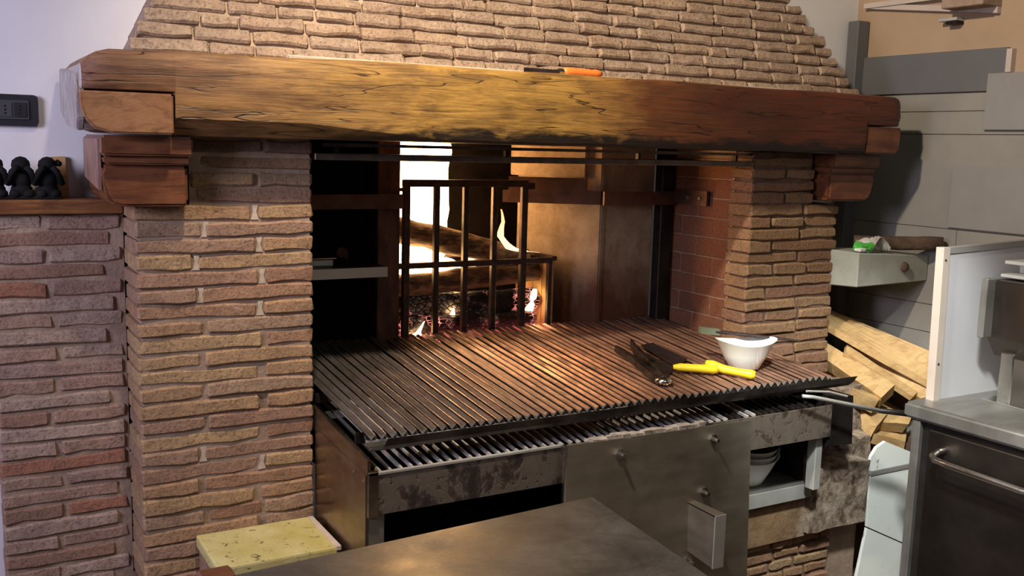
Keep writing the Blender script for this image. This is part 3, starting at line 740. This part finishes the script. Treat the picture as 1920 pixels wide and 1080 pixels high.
# coal grate rods
cm = B(); box(cm, -.0038, .0038, 0, .74, -.012, 0)
me_c = bpy.data.meshes.new('grate_rod'); cm.to_mesh(me_c); cm.free(); me_c.materials.append(M['coal_bar']); me_shade = me_c.copy(); me_shade.materials.clear(); me_shade.materials.append(M['iron'])
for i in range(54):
    o = bpy.data.objects.new('grate_rod', me_c if i < 41 or i in (43, 44) else me_shade); COL.objects.link(o)  # right-hand rods coloured dark: shade put into their material
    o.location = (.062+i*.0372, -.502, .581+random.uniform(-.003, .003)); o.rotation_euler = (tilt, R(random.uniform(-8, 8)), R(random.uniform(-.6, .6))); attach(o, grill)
ob('ash_tray', bx(.03, 2.10, -.49, .55, .44, .46), 'soot_shade', grill)
def front_panel():
    bm = B(); box(bm, .02, 2.135, -.512, -.503, .437, .576); return bm
ob('front_panel', front_panel(), 'peeled', grill, label='peeling scorched front panel')
ob('panel_lip', bx(.018, .75, -.516, -.500, .574, .581), 'pale_steel', grill)
ob('corner_angle', bx(.014, .050, -.516, -.495, .430, .585, bev=.002), 'side_steel', grill)
ob('right_box', prism(B(), [(2.135, .39), (2.29, .38), (2.275, .60), (2.12, .62)], 'Y', -.50, -.02), 'dark_metal', grill, label='black sheet box at the right end')
ob('side_skirt', hexa(B(), [(.012, -.512, .572), (.024, -.512, .572), (.024, .36, .60), (.012, .36, .60)], [(.012, -.512, .624), (.024, -.512, .624), (.024, .36, .702), (.012, .36, .702)]), 'side_steel', grill, label='scorched side skirt')
ob('side_panel', hexa(B(), [(.010, -.500, .10), (.022, -.500, .10), (.022, .0, .10), (.010, .0, .10)], [(.010, -.500, .575), (.022, -.500, .575), (.022, .0, .60), (.010, .0, .60)]), 'side_steel', grill, label='reflective steel side panel below the grill')
for y in (-.49, -.40): ob('rivet', tube(B(), [(.012, y, .552+.05*(y+.49)), (.006, y, .552+.05*(y+.49))], .006, 8), 'bright_steel', grill)
ob('leg', bx(.020, .078, -.500, -.450, FZ, .44, bev=.003), 'plate_steel', grill)
ob('leg', bx(2.09, 2.13, -.48, -.43, .19, .44, bev=.003), 'pale_steel', grill, label='pale steel upright beside the bowl shelf')
ob('back_sheet', bx(.02, 2.10, .0, .012, -.3, .44), 'soot_shade', grill)
ob('floor_sheet', bx(.08, 1.70, -.48, .0, -.32, -.30), 'soot_shade', grill)
# bowl shelf below the grill
bsx = thing('bowl_shelf', (1.9, -.25, .12), 'pale steel shelf holding white bowls under the right end of the grill', 'shelf')
ob('shelf_top', bx(1.55, 2.155, -.40, -.02, .180, .188), 'counter_steel', bsx)
ob('front_lip', bx(1.55, 2.160, -.408, -.400, .128, .190), 'pale_steel', bsx)
ob('side_sheet', bx(2.140, 2.150, -.36, -.02, .188, .43), 'dark_metal', bsx)
# cover plate leaning on the front
pl = thing('cover_plate', (1.18, -.56, FZ), 'large flat steel cover plate leaning against the grill front, with a bent sheet handle', 'plate')
ob('plate_sheet', hexa(B(), [(.742, -.590, -.45), (1.642, -.590, -.45), (1.642, -.580, -.45), (.742, -.580, -.45)], [(.745, -.560, .592), (1.624, -.560, .582), (1.624, -.550, .582), (.745, -.550, .592)]), 'plate_steel', pl)
ob('plate_edge', bx(.738, .748, -.562, -.548, -.3, .592), 'bright_steel', pl)
ft = B()
for i in range(16):
    x0 = .86+i*.033; box(ft, x0, x0+.036, -.556+random.uniform(-.004, .004), -.528+random.uniform(-.012, .012), .586, .596+random.uniform(0, .008))
rough_up(ft, .004, 40)
ob('ash_crusted_flange', ft, 'crust', pl, label='ragged whitish crust along the top flange of the plate')
ob('handle_web', hexa(B(), [(1.314, -.72, .085), (1.320, -.72, .085), (1.320, -.575, .10), (1.314, -.575, .10)], [(1.314, -.72, .290), (1.320, -.72, .290), (1.320, -.566, .292), (1.314, -.566, .292)]), 'plate_steel', pl)
ob('handle_lip', bx(1.314, 1.366, -.726, -.719, .083, .291), 'pale_steel', pl, label='pale front lip of the sheet handle')
ob('handle_top', hexa(B(), [(1.314, -.722, .286), (1.366, -.722, .286), (1.350, -.566, .288), (1.314, -.566, .288)], [(1.314, -.722, .292), (1.366, -.722, .292), (1.350, -.566, .294), (1.314, -.566, .294)]), 'plate_steel', pl)
for x, z in ((.976, .534), (1.423, .533), (1.385, .325), (1.320, .06)):
    y = -.575+(z-.05)*.024
    s = B(); tube(s, [(x, y+.012, z), (x, y-.008, z)], .02, 6); tube(s, [(x, y-.006, z), (x, y-.034, z)], .008, 6)
    ob('screw', s, 'bright_steel', pl)
    if z > .5:
        wm_ = lathe(B(), [(.001, 0), (.034, 0), (.034, .0015), (.001, .0015)], 12); rough_up(wm_, .012, 30, int(x*9))
        for v in wm_.verts: v.co = Vector((x+v.co.x, y+.012-abs(v.co.z)*.1, z+v.co.y))
        ob('weld_mark', wm_, 'pale_steel', pl, label='pale weld mark around a screw')
# masonry under the right end of the grill
led = thing('concrete_ledge', (2.2, -.3, FZ), 'sooty peeling concrete ledge over brickwork under the right end of the grill', 'ledge')
lb = B(); box(lb, 1.45, 2.17, -.375, -.02, -.068, .122)
ob('ledge_front', lb, 'ledge', led)
lb = B(); box(lb, 2.16, 2.535, -.40, .0, -.050, .245)
bmesh.ops.subdivide_edges(lb, edges=lb.edges[:], cuts=5, use_grid_fill=True); rough_up(lb, .010, 9, 3)
ob('ledge_end', lb, 'ledge', led, label='crumbling whitish grey end of the ledge')
ob('mortar_core', bx(1.45, 2.365, -.33, -.02, FZ, -.06), 'mortar_dark', led)
for k in range(6):
    z = -.098-k*.052; x = 1.70-random.uniform(0, .1); 
    while x < 2.36:
        e = min(2.372, x+random.uniform(.11, .2))
        if 2.372-e < .05: e = 2.372
        lay(led, x, e, z, -.345, .04, .06, 'brick_right', jit=.006); x = e+.014
sb = B(); box(sb, 2.375, 2.60, -.30, .0, FZ, -.055)
ob('plaster_side', sb, 'mortar', led, label='brown plastered block below the ledge')
rb = B(); box(rb, 2.30, 2.66, -.24, .0, .20, .545)
bmesh.ops.subdivide_edges(rb, edges=rb.edges[:], cuts=5, use_grid_fill=True); rough_up(rb, .03, 7, 8)
ob('rubble', rb, 'ledge', led, label='rough rubble masonry behind the black box')
rb = B(); box(rb, 2.50, 2.62, -.33, .0, -.06, .33)
bmesh.ops.subdivide_edges(rb, edges=rb.edges[:], cuts=4, use_grid_fill=True); rough_up(rb, .02, 8, 5)
ob('rubble', rb, 'ledge', led)
# mossy slab
ms = thing('stone_slab', (-.22, -.15, FZ), 'yellow green mossy stone slab at the foot of the tall brick column', 'slab')
s = B(); box(s, -.425, -.016, -.322, -.008, .225, .268, bev=.008, seg=2)
ob('slab_top', s, 'slab', ms)
ob('slab_base', bx(-.415, -.022, -.312, -.008, FZ, .226, bev=.004), 'brick_left', ms)
ob('slab_edge', bx(-.026, -.006, -.324, -.02, .255, .272, bev=.002), 'mortar_pale', ms, label='pale edge of the slab')

# ================================================================== THINGS ON THE GRILL
def tilted(x, y, dz=0.0): return (x, y, GZ(y)+dz)
# bowl
def bowl_mesh(oil=True):
    prof_o = [(.040, 0), (.046, .004), (.070, .05), (.094, .093), (.099, .098)]
    prof_i = [(.095, .098), (.066, .05), (.043, .012), (.0, .010)]
    return prof_o + prof_i
def add_bowl(name, loc, label, group=None, rot=R(-20), with_oil=False, sx=1.42, sy=.92, sz=1.0):
    lift = lambda a, j: sz*(.016*(math.cos(a)**2)*(j in (3, 4, 5)))
    bm = lathe(B(), [(r, z*sz) for r, z in bowl_mesh()[:-1]], 40, (0, 0, 0), sx, sy, rot, lift)
    t = ob(name, bm, 'ceramic', label=label, cat='bowl', group=group, smooth=True); t.location = loc
    WM[t.name] = Matrix.Translation(loc)
    return t
bl = add_bowl('bowl', tilted(1.85, -.265, .004), 'oval white ceramic bowl of marinade standing on the grill bars', rot=R(-18), sz=1.2)
o = ob('marinade', lathe(B(), [(.001, 0), (.078, 0), (.078, .002), (.001, .002)], 32, tilted(1.85, -.265, .092), 1.42, .92, R(-18)), 'oil', bl, label='grey green liquid in the bowl')
# brush across the bowl
br = thing('basting_brush', (1.90, -.24, .84), 'dark basting brush lying across the rim of the white bowl', 'brush')
BO = Vector((.055, -.06, .006))
ob('brush_head', hexa(B(), [Vector(p)+BO for p in ((1.685, -.02, .838), (1.675, -.05, .838), (1.75, -.09, .832), (1.76, -.06, .832))], [Vector(p)+BO for p in ((1.685, -.02, .866), (1.675, -.05, .866), (1.75, -.09, .858), (1.76, -.06, .858))]), 'khaki', br, label='khaki green brush end')
ob('brush_handle', tube(B(), [Vector(p)+BO for p in ((1.74, -.07, .848), (1.85, -.15, .838), (1.98, -.24, .828), (2.04, -.28, .82))], [.017, .019, .012, .010], 8, flat=.45), 'knife_dark', br)
# tongs
tg = thing('barbecue_tongs', tilted(1.40, -.1), 'sooty steel tongs lying with their rounded hinge towards the grill front', 'tongs')
def strip(pts, wid, h0, dz):
    bm = B(); rings = []
    for (x, y), w_ in zip(pts, wid):
        z = GZ(y)+dz
        rings.append([bm.verts.new(p) for p in ((x-w_, y-w_*.3, z), (x+w_, y+w_*.3, z), (x+w_*.8, y+w_*.2, z+h0), (x-w_*.8, y-w_*.2, z+h0))])
    for a, b in zip(rings, rings[1:]):
        for k in range(4): bm.faces.new((a[k], a[(k+1) % 4], b[(k+1) % 4], b[k]))
    bm.faces.new(rings[0][::-1]); bm.faces.new(rings[-1]); return bm
ob('arm', strip([(1.435, .115), (1.43, .05), (1.405, -.08), (1.37, -.22), (1.350, -.33)], [.007, .013, .016, .024, .027], .026, .004), 'tong', tg)
ob('arm', strip([(1.535, .135), (1.50, .06), (1.455, -.07), (1.42, -.20), (1.378, -.32)], [.007, .012, .016, .022, .024], .034, .010), 'tong', tg)
hb = lathe(B(), [(.012, 0), (.032, .004), (.036, .014), (.028, .026), (.01, .030)], 16, tilted(1.358, -.325, .004))
ob('hinge', hb, 'bright_steel', tg, label='shiny rounded hinge end', smooth=True)
# scraper and knife
scp = thing('grill_scraper', tilted(1.58, -.05), 'black flat scraper blade with rounded yellow handle, beside the tongs', 'scraper')
def gquad(pts, z0, t): return hexa(B(), [tilted(x, y, z0) for x, y in pts], [tilted(x, y, z0+t) for x, y in pts])
ob('blade', gquad([(1.575, .115), (1.655, .13), (1.655, -.115), (1.535, -.185)], .016, .005), 'knife_dark', scp)
ob('handle', tube(B(), [tilted(1.505, -.205, .024), tilted(1.53, -.22, .026), tilted(1.595, -.255, .026), tilted(1.655, -.28, .024), tilted(1.672, -.285, .024)], [.012, .021, .022, .025, .024], 12, flat=.8), 'yellow', scp, label='yellow plastic handle', smooth=True)
kn = thing('butcher_knife', tilted(1.6, -.2), 'wide dark knife with hooked yellow handle lying nearest the white bowl', 'knife')
ob('blade', gquad([(1.455, -.01), (1.535, .0), (1.555, -.15), (1.47, -.235)], .004, .006), 'knife_dark', kn)
ob('tang', gquad([(1.50, -.16), (1.55, -.14), (1.68, -.23), (1.66, -.255)], .006, .006), 'knife_dark', kn)
ob('handle', tube(B(), [tilted(1.655, -.235, .042), tilted(1.672, -.255, .034), tilted(1.70, -.295, .026), tilted(1.745, -.35, .024), tilted(1.775, -.385, .024), tilted(1.787, -.397, .024)], [.012, .024, .022, .020, .024, .020], 12, flat=.85), 'yellow', kn, label='yellow plastic handle with hooked end', smooth=True)
# bowls below
for i in range(3):
    add_bowl('bowl', (1.90, -.28, .188+i*.026), ['lowest of the stacked white bowls on the shelf under the grill', 'middle one of the stacked white bowls under the grill', 'top one of the stacked white bowls under the grill'][i], 'stacked bowls under the grill', rot=R(0), sx=1.5, sy=1.1, sz=1.2)
# pokers
pk = thing('fire_poker', (2.2, -.6, .6), 'long thin steel poker sticking out right from under the grill towards the counter', 'poker')
ob('rod', tube(B(), [(1.90, -.56, .652), (1.95, -.57, .645), (2.30, -.62, .560)], [.008, .008, .010], 8), 'pale_steel', pk, smooth=True)
ob('grip', tube(B(), [(2.30, -.62, .560), (2.45, -.64, .536), (2.60, -.70, .50)], [.011, .014, .012], 8), 'dark_metal', pk, smooth=True)
sp_ = thing('skewer', (2.1, -.5, .64), 'short thin skewer just above the long poker at the right end of the grill', 'skewer')
ob('skewer_rod', tube(B(), [(1.97, -.515, .655), (2.10, -.52, .640), (2.20, -.53, .612)], .005, 6), 'pale_steel', sp_)
# knife on the mantel
mk = thing('mantel_knife', (.95, -.14, 1.92), 'thin dark bladed knife with orange ribbed handle lying on top of the mantel beam', 'knife')
ob('blade', hexa(B(), [(.785, -.118, 1.919), (.945, -.118, 1.919), (.945, -.092, 1.919), (.80, -.092, 1.919)], [(.785, -.118, 1.934), (.945, -.118, 1.934), (.945, -.092, 1.934), (.80, -.092, 1.934)]), 'knife_dark', mk)
ob('ferrule', tube(B(), [(.94, -.105, 1.928), (.97, -.105, 1.928)], [.012, .014], 10), 'bright_steel', mk)
ob('handle', tube(B(), [(.968+.0165*i, -.105, 1.930) for i in range(12)], [.014, .017, .017, .017, .015, .017, .014, .017, .014, .017, .015, .008], 12), 'orange', mk, smooth=True)

# ================================================================== LEFT WALL THINGS
out = thing('wall_socket', (-.93, .368, 1.70), 'black rectangular wall socket plate on the white wall at the left edge', 'socket')
def rrect(x0, x1, z0, z1, r):
    pts = []
    for cx, cz, a0 in ((x1-r, z1-r, 0), (x0+r, z1-r, 90), (x0+r, z0+r, 180), (x1-r, z0+r, 270)):
        for k in range(5): a = R(a0+k*22.5); pts.append((cx+r*math.cos(a), cz+r*math.sin(a)))
    return pts
ob('plate', prism(B(), rrect(-1.09, -.838, 1.664, 1.768, .016), 'Y', .352, .372), 'black_plastic', out)
ob('frame', prism(B(), rrect(-1.06, -.868, 1.686, 1.748, .004), 'Y', .347, .354), 'module', out)
for i in range(4):
    x = -1.05+i*.045
    ob('module', bx(x, x+.042, .344, .35, 1.692, 1.742, bev=.002), 'black_plastic' if i % 2 else 'module', out)
    for dz in (-.012, 0, .012):
        ob('pin_hole', tube(B(), [(x+.021, .3438, 1.717+dz), (x+.021, .3432, 1.717+dz)], .0035, 8), 'black', out)
# black carved figurine of three crouching figures
fg = thing('black_figurine', (-.90, .28, 1.424), 'black carved ornament of three joined crouching figures on the wooden shelf', 'figurine')
for i, x in enumerate((-.985, -.905, -.825)):
    bm = B()
    for (dx, dy, z, r, sz) in ((0, 0, 1.535, .030, 1.0), (0, .005, 1.485, .034, 1.1), (0, 0, 1.448, .036, .9), (-.02, -.02, 1.442, .02, .8), (.02, -.02, 1.442, .02, .8)):
        g = bmesh.ops.create_icosphere(bm, subdivisions=2, radius=r)['verts']
        for v in g: v.co = Vector((x+dx+v.co.x, .275+dy+v.co.y*.9, z+v.co.z*sz))
    for s_ in (-1, 1):
        tube(bm, [(x+s_*.036, .28, 1.495), (x+s_*.040, .25, 1.478), (x+s_*.028, .245, 1.515), (x+s_*.012, .247, 1.532)], [.013, .012, .010, .009], 8)
    ob('figure', bm, 'black', fg, smooth=True)
ob('plinth', bx(-1.03, -.785, .245, .31, 1.424, 1.436, bev=.003), 'black', fg)
ob('ears', tube(B(), [(-.795, .28, 1.545), (-.785, .27, 1.54)], [.012, .009], 8), 'black', fg)
tb = thing('tan_board', (-.79, .35, 1.424), 'small tan wooden board standing against the white wall behind the black figurine', 'board')
ob('board', prism(B(), [(-.835, 1.424), (-.752, 1.424), (-.758, 1.565), (-.835, 1.56)], 'Y', .350, .366, bev=.003), 'tan_board', tb)

# ================================================================== RIGHT NICHE: box, packet, log, firewood, board
bxr = thing('stone_box', (2.9, 0, 1.0), 'grey painted box shaped ledge on the right wall above the firewood', 'ledge')
bmx = hexa(B(), [(2.64, -.158, 1.012), (3.146, -.158, 1.022), (3.146, .10, 1.022), (2.64, .13, .995)], [(2.636, -.160, 1.178), (3.146, -.160, 1.148), (3.146, .10, 1.160), (2.63, .13, 1.178)])
bmesh.ops.bevel(bmx, geom=bmx.edges[:], offset=.004, segments=1, affect='EDGES')
ob('box_body', bmx, 'stone_box', bxr)
ob('knob', lathe(B(), [(.012, 0), (.026, .01), (.020, .022), (.004, .026)], 12, (0, 0, 0)), 'bark', bxr, label='dark knob on the box front', smooth=True)
k_ = bpy.data.objects['knob']; k_.location = (2.955, -.160, 1.10); k_.rotation_euler = (R(90), 0, 0)
lg = ob('bark_log', log_bm((2.80, .02, 1.205), (3.105, -.262, 1.222), .036, .034, 12, 12, 10, .010), 'bark', label='dark brown bark log lying across the grey box and overhanging it at the right wall', cat='log', smooth=True)
cr = B(); bmesh.ops.create_grid(cr, x_segments=14, y_segments=8, size=.5)
for v in cr.verts:
    u, t_ = v.co.x+.5, v.co.y
    v.co = Vector((2.70+u*.17, -.115+t_*.07, 1.200+.035*math.sin(u*5+t_*3)+.05*u*(1-u)))
    v.co += Vector((0, 0, 1))*.014*mnoise.noise(v.co*40); v.co.z = max(v.co.z, 1.182)
bmesh.ops.solidify(cr, geom=cr.faces[:], thickness=.003)
ob('crumpled_wrapper', cr, 'crumple', label='crumpled white and grey wrapper lying on the grey box', cat='wrapper')
gp = B(); box(gp, 2.655, 2.745, -.155, -.10, 1.181, 1.225, bev=.008)
bmesh.ops.subdivide_edges(gp, edges=gp.edges[:], cuts=2, use_grid_fill=True); rough_up(gp, .014, 30, 2)
for v in gp.verts: v.co.z = max(v.co.z, 1.181)
pg = ob('green_packet', gp, 'green', label='small bright green packet at the front corner of the grey box', cat='packet')
wb = bx(2.645, 2.69, -.157, -.12, 1.181, 1.20, bev=.004); rough_up(wb, .006, 40, 4)
ob('packet_tab', wb, 'ceramic', pg, label='white torn end of the packet')

def board(quad, th_, label, seed, name='firewood_plank'):
    q = [Vector(p) for p in quad]; n = (q[1]-q[0]).cross(q[3]-q[0]).normalized()
    if n.z < 0: n = -n
    bm = hexa(B(), [p-n*th_ for p in q], q)
    bmesh.ops.subdivide_edges(bm, edges=bm.edges[:], cuts=3, use_grid_fill=True)
    rough_up(bm, .003, 14, seed)
    return ob(name, bm, 'firewood', label=label, cat='firewood', group='split firewood in the niche')
board([(2.878, .25, .838), (3.13, -.355, .655), (3.13, -.36, .585), (2.773, .15, .808)], .03, 'thin pale plank at the very top back of the firewood pile', 1)
board([(2.80, .16, .815), (3.13, -.36, .61), (3.12, -.38, .49), (2.698, .07, .797)], .035, 'long straight plank, second from the top of the firewood pile', 2)
board([(2.883, .06, .705), (3.13, -.37, .53), (3.10, -.40, .37), (2.847, -.01, .637)], .045, 'broad knotty slab of split wood in the middle of the firewood pile', 3)
board([(2.80, .01, .690), (3.02, -.262, .482), (2.955, -.285, .470), (2.755, -.025, .660)], .03, 'narrow strip of split wood leaning under the knotty slab', 4)
board([(2.753, .12, .690), (2.845, -.26, .538), (2.703, -.30, .499), (2.69, .05, .619)], .075, 'thick pale beam of split wood lying next to the brick pillar', 5, 'firewood_beam')
board([(2.612, -.20, .547), (2.735, -.27, .485), (2.675, -.31, .487), (2.549, -.27, .543)], .07, 'short sawn block under the thick pale firewood beam', 6, 'firewood_block')
board([(2.70, -.17, .450), (2.84, -.24, .392), (2.68, -.31, .366), (2.63, -.24, .443)], .07, 'low wedge of split wood at the bottom left of the pile', 7, 'firewood_block')
board([(2.881, -.19, .400), (3.032, -.23, .365), (2.936, -.29, .335), (2.781, -.26, .358)], .06, 'small chunk of split wood at the bottom right of the pile', 8, 'firewood_block')
board([(2.75, -.20, .315), (3.041, -.20, .285), (2.927, -.285, .249), (2.69, -.285, .318)], .05, 'flat bottom plank just above the white board', 9)
board([(2.80, .28, .60), (3.12, .20, .52), (3.08, .0, .48), (2.75, .1, .56)], .10, 'shaded split log deep inside the firewood pile', 10, 'firewood_log')
board([(2.72, .25, .46), (3.12, .20, .42), (3.10, -.13, .34), (2.72, -.1, .40)], .12, 'shaded broad log at the back of the firewood pile', 11, 'firewood_log')
ob('firewood_bench', bx(2.68, 3.13, -.20, .38, FZ, .225), 'mortar_dark', label='brown masonry bench carrying the firewood pile', cat='bench')
wbd = thing('white_board', (2.75, -.35, FZ), 'scuffed white board standing in front of the firewood beside the steel cabinet', 'board')
ob('upper_sheet', prism(B(), [(2.612, .162), (2.600, .215), (2.607, .235), (2.64, .275), (2.697, .296), (2.88, .222), (2.88, .162)], 'Y', -.352, -.336), 'white_board', wbd)
ob('dark_strip', prism(B(), [(2.61, .140), (2.61, .160), (2.885, .160), (2.885, .140)], 'Y', -.356, -.338), 'grey_mid', wbd, label='grey batten across the board')
ob('middle_sheet', prism(B(), [(2.618, -.115), (2.608, .02), (2.612, .138), (2.885, .138), (2.89, -.245)], 'Y', -.352, -.336), 'white_board', wbd)
ob('lower_sheet', prism(B(), [(2.54, FZ), (2.575, -.34), (2.617, -.121), (2.889, -.251), (2.90, FZ)], 'Y', -.352, -.336), 'white_board', wbd)

# top right trunking
tr = thing('cable_trunking', (3.1, -.1, 2.3), 'grey trunking with a brown box high on the tan wall at the upper right', 'trunking')
ob('rail', hexa(B(), [(3.13, .34, 2.400), (3.16, .34, 2.400), (3.16, -.42, 2.305), (3.13, -.42, 2.305)], [(3.13, .34, 2.425), (3.16, .34, 2.425), (3.16, -.42, 2.335), (3.13, -.42, 2.335)]), 'cream_edge', tr)
ob('junction_box', bx(3.02, 3.16, -.42, -.20, 2.335, 2.50, bev=.004), 'mortar', tr, label='brown box on the trunking')
ob('upper_rail', bx(3.12, 3.16, -.20, .35, 2.40, 2.425), 'cream_edge', tr)
ob('bracket', bx(3.10, 3.16, -.23, -.13, 2.288, 2.304, bev=.002), 'pale_steel', tr)
ob('bracket_foot', bx(3.10, 3.16, -.23, -.17, 2.272, 2.286, bev=.002), 'iron', tr)

# ================================================================== RIGHT COUNTER
ct = thing('steel_counter', (2.75, -1.3, FZ), 'stainless steel counter cabinet with a long bar handle at the right edge', 'cabinet')
tp = hexa(B(), [(2.332, -.715, .556), (3.14, -.62, .556), (3.14, -2.3, .556), (2.372, -2.3, .556)], [(2.332, -.715, .622), (3.14, -.62, .622), (3.14, -2.3, .622), (2.372, -2.3, .622)])
bmesh.ops.bevel(tp, geom=tp.edges[:], offset=.012, segments=3, affect='EDGES')
ob('worktop', tp, 'counter_steel', ct)
ob('carcass', bx(2.375, 3.12, -2.25, -.735, FZ+.10, .556), 'dark_metal', ct)
ob('side_stile', bx(2.350, 2.376, -.790, -.752, FZ+.10, .550, bev=.003), 'counter_steel', ct)
ob('door', bx(2.352, 2.376, -1.45, -.832, FZ+.16, .528, bev=.004), 'door_steel', ct)
d_ = [o for o in COL.objects if o.name.startswith('door')][-1]
ob('bar_handle', tube(B(), [(2.352, -.915, .462), (2.325, -.905, .456), (2.290, -.905, .444), (2.272, -.93, .436), (2.270, -1.0, .434), (2.270, -1.30, .430), (2.275, -1.36, .432), (2.30, -1.38, .44), (2.352, -1.38, .45)], .0135, 10), 'bright_steel', d_, label='bright bent bar handle', smooth=True)
for y in (-.85, -2.2):
    for x in (2.45, 3.05): ob('foot', tube(B(), [(x, y, FZ), (x, y, FZ+.10)], .025, 10), 'iron', ct)
pn = thing('splash_panel', (2.8, -.74, .622), 'upright pale grey laminate panel with cream edge standing on the far end of the counter', 'panel')
ob('sheet', hexa(B(), [(2.470, -.757, .622), (3.135, -.757, .622), (3.135, -.735, .622), (2.470, -.735, .622)], [(2.458, -.757, 1.268), (3.135, -.757, 1.292), (3.135, -.735, 1.292), (2.458, -.735, 1.268)]), 'panel_white', pn)
ob('edge_strip', hexa(B(), [(2.452, -.768, .622), (2.492, -.768, .622), (2.492, -.73, .622), (2.452, -.73, .622)], [(2.434, -.768, 1.272), (2.474, -.768, 1.272), (2.474, -.73, 1.272), (2.434, -.73, 1.272)]), 'cream_edge', pn)
for z in (.78, 1.22): ob('screw', tube(B(), [(2.468-.03*(z-.62), -.766, z), (2.468-.03*(z-.62), -.770, z)], .005, 8), 'iron', pn)
ob('top_strip', hexa(B(), [(2.472, -.762, 1.245), (3.135, -.762, 1.268), (3.135, -.732, 1.268), (2.472, -.732, 1.245)], [(2.472, -.762, 1.270), (3.135, -.762, 1.294), (3.135, -.732, 1.294), (2.472, -.732, 1.270)]), 'grey_mid', pn)
mc = thing('counter_machine', (2.85, -.95, .622), 'steel kitchen machine with pale label standing on the counter at the right edge', 'machine')
ob('body', prism(B(), [(2.640, 1.142), (2.645, .905), (2.712, .815), (3.12, .78), (3.12, 1.142)], 'Y', -1.05, -.845, bev=.006), 'door_steel', mc)
ob('side_flange', bx(2.588, 2.660, -.872, -.842, .90, 1.150, bev=.004), 'counter_steel', mc)
ob('neck', bx(2.68, 2.90, -.96, -.90, .622, .84, bev=.004), 'bright_steel', mc)
ob('base_plate', bx(2.66, 3.10, -1.05, -.84, .622, .630, bev=.002), 'bright_steel', mc)
ob('rear_column', bx(2.92, 3.10, -.99, -.86, .63, .80), 'dark_metal', mc)
ob('pale_label', bx(2.755, 2.96, -1.056, -1.050, .90, .985), 'label', mc)
ob('tray', bx(2.70, 3.10, -1.03, -.85, 1.150, 1.165, bev=.003), 'pale_steel', mc)
ob('tray', bx(2.72, 3.10, -1.03, -.85, 1.205, 1.220, bev=.003), 'pale_steel', mc)
ob('tray_block', bx(2.80, 3.08, -1.0, -.87, 1.165, 1.205), 'pale_steel', mc)

# ================================================================== FOREGROUND TABLE
tbl = thing('steel_table', (0, -1.5, FZ), 'brown grey brushed steel worktable in the foreground in front of the grill', 'table')
c0 = Vector((.500, -1.080, .62)); c1 = Vector((-.600, -1.150, .62)); dv = Vector((-.07, -.75, 0))
quad = [c1, c0, c0+dv, c1+dv]
tt = hexa(B(), [p-Vector((0, 0, .05)) for p in quad], quad)
bmesh.ops.bevel(tt, geom=tt.edges[:], offset=.007, segments=3, affect='EDGES')
ob('tabletop', tt, 'table_steel', tbl)
for a in (c1+Vector((.05, -.05, 0)), c0+Vector((-.05, -.05, 0)), c0+dv+Vector((-.05, .05, 0)), c1+dv+Vector((.05, .05, 0))):
    ob('leg', bx(a.x-.02, a.x+.02, a.y-.02, a.y+.02, FZ, .575), 'counter_steel', tbl)
ob('corner_block', bx(-.655, -.575, -1.165, -1.095, .585, .624, bev=.006), 'corbel', tbl, label='small orange brown wooden block at the far left corner')
ob('under_shelf', bx(-.6, .42, -1.8, -1.2, -.30, -.28), 'counter_steel', tbl)
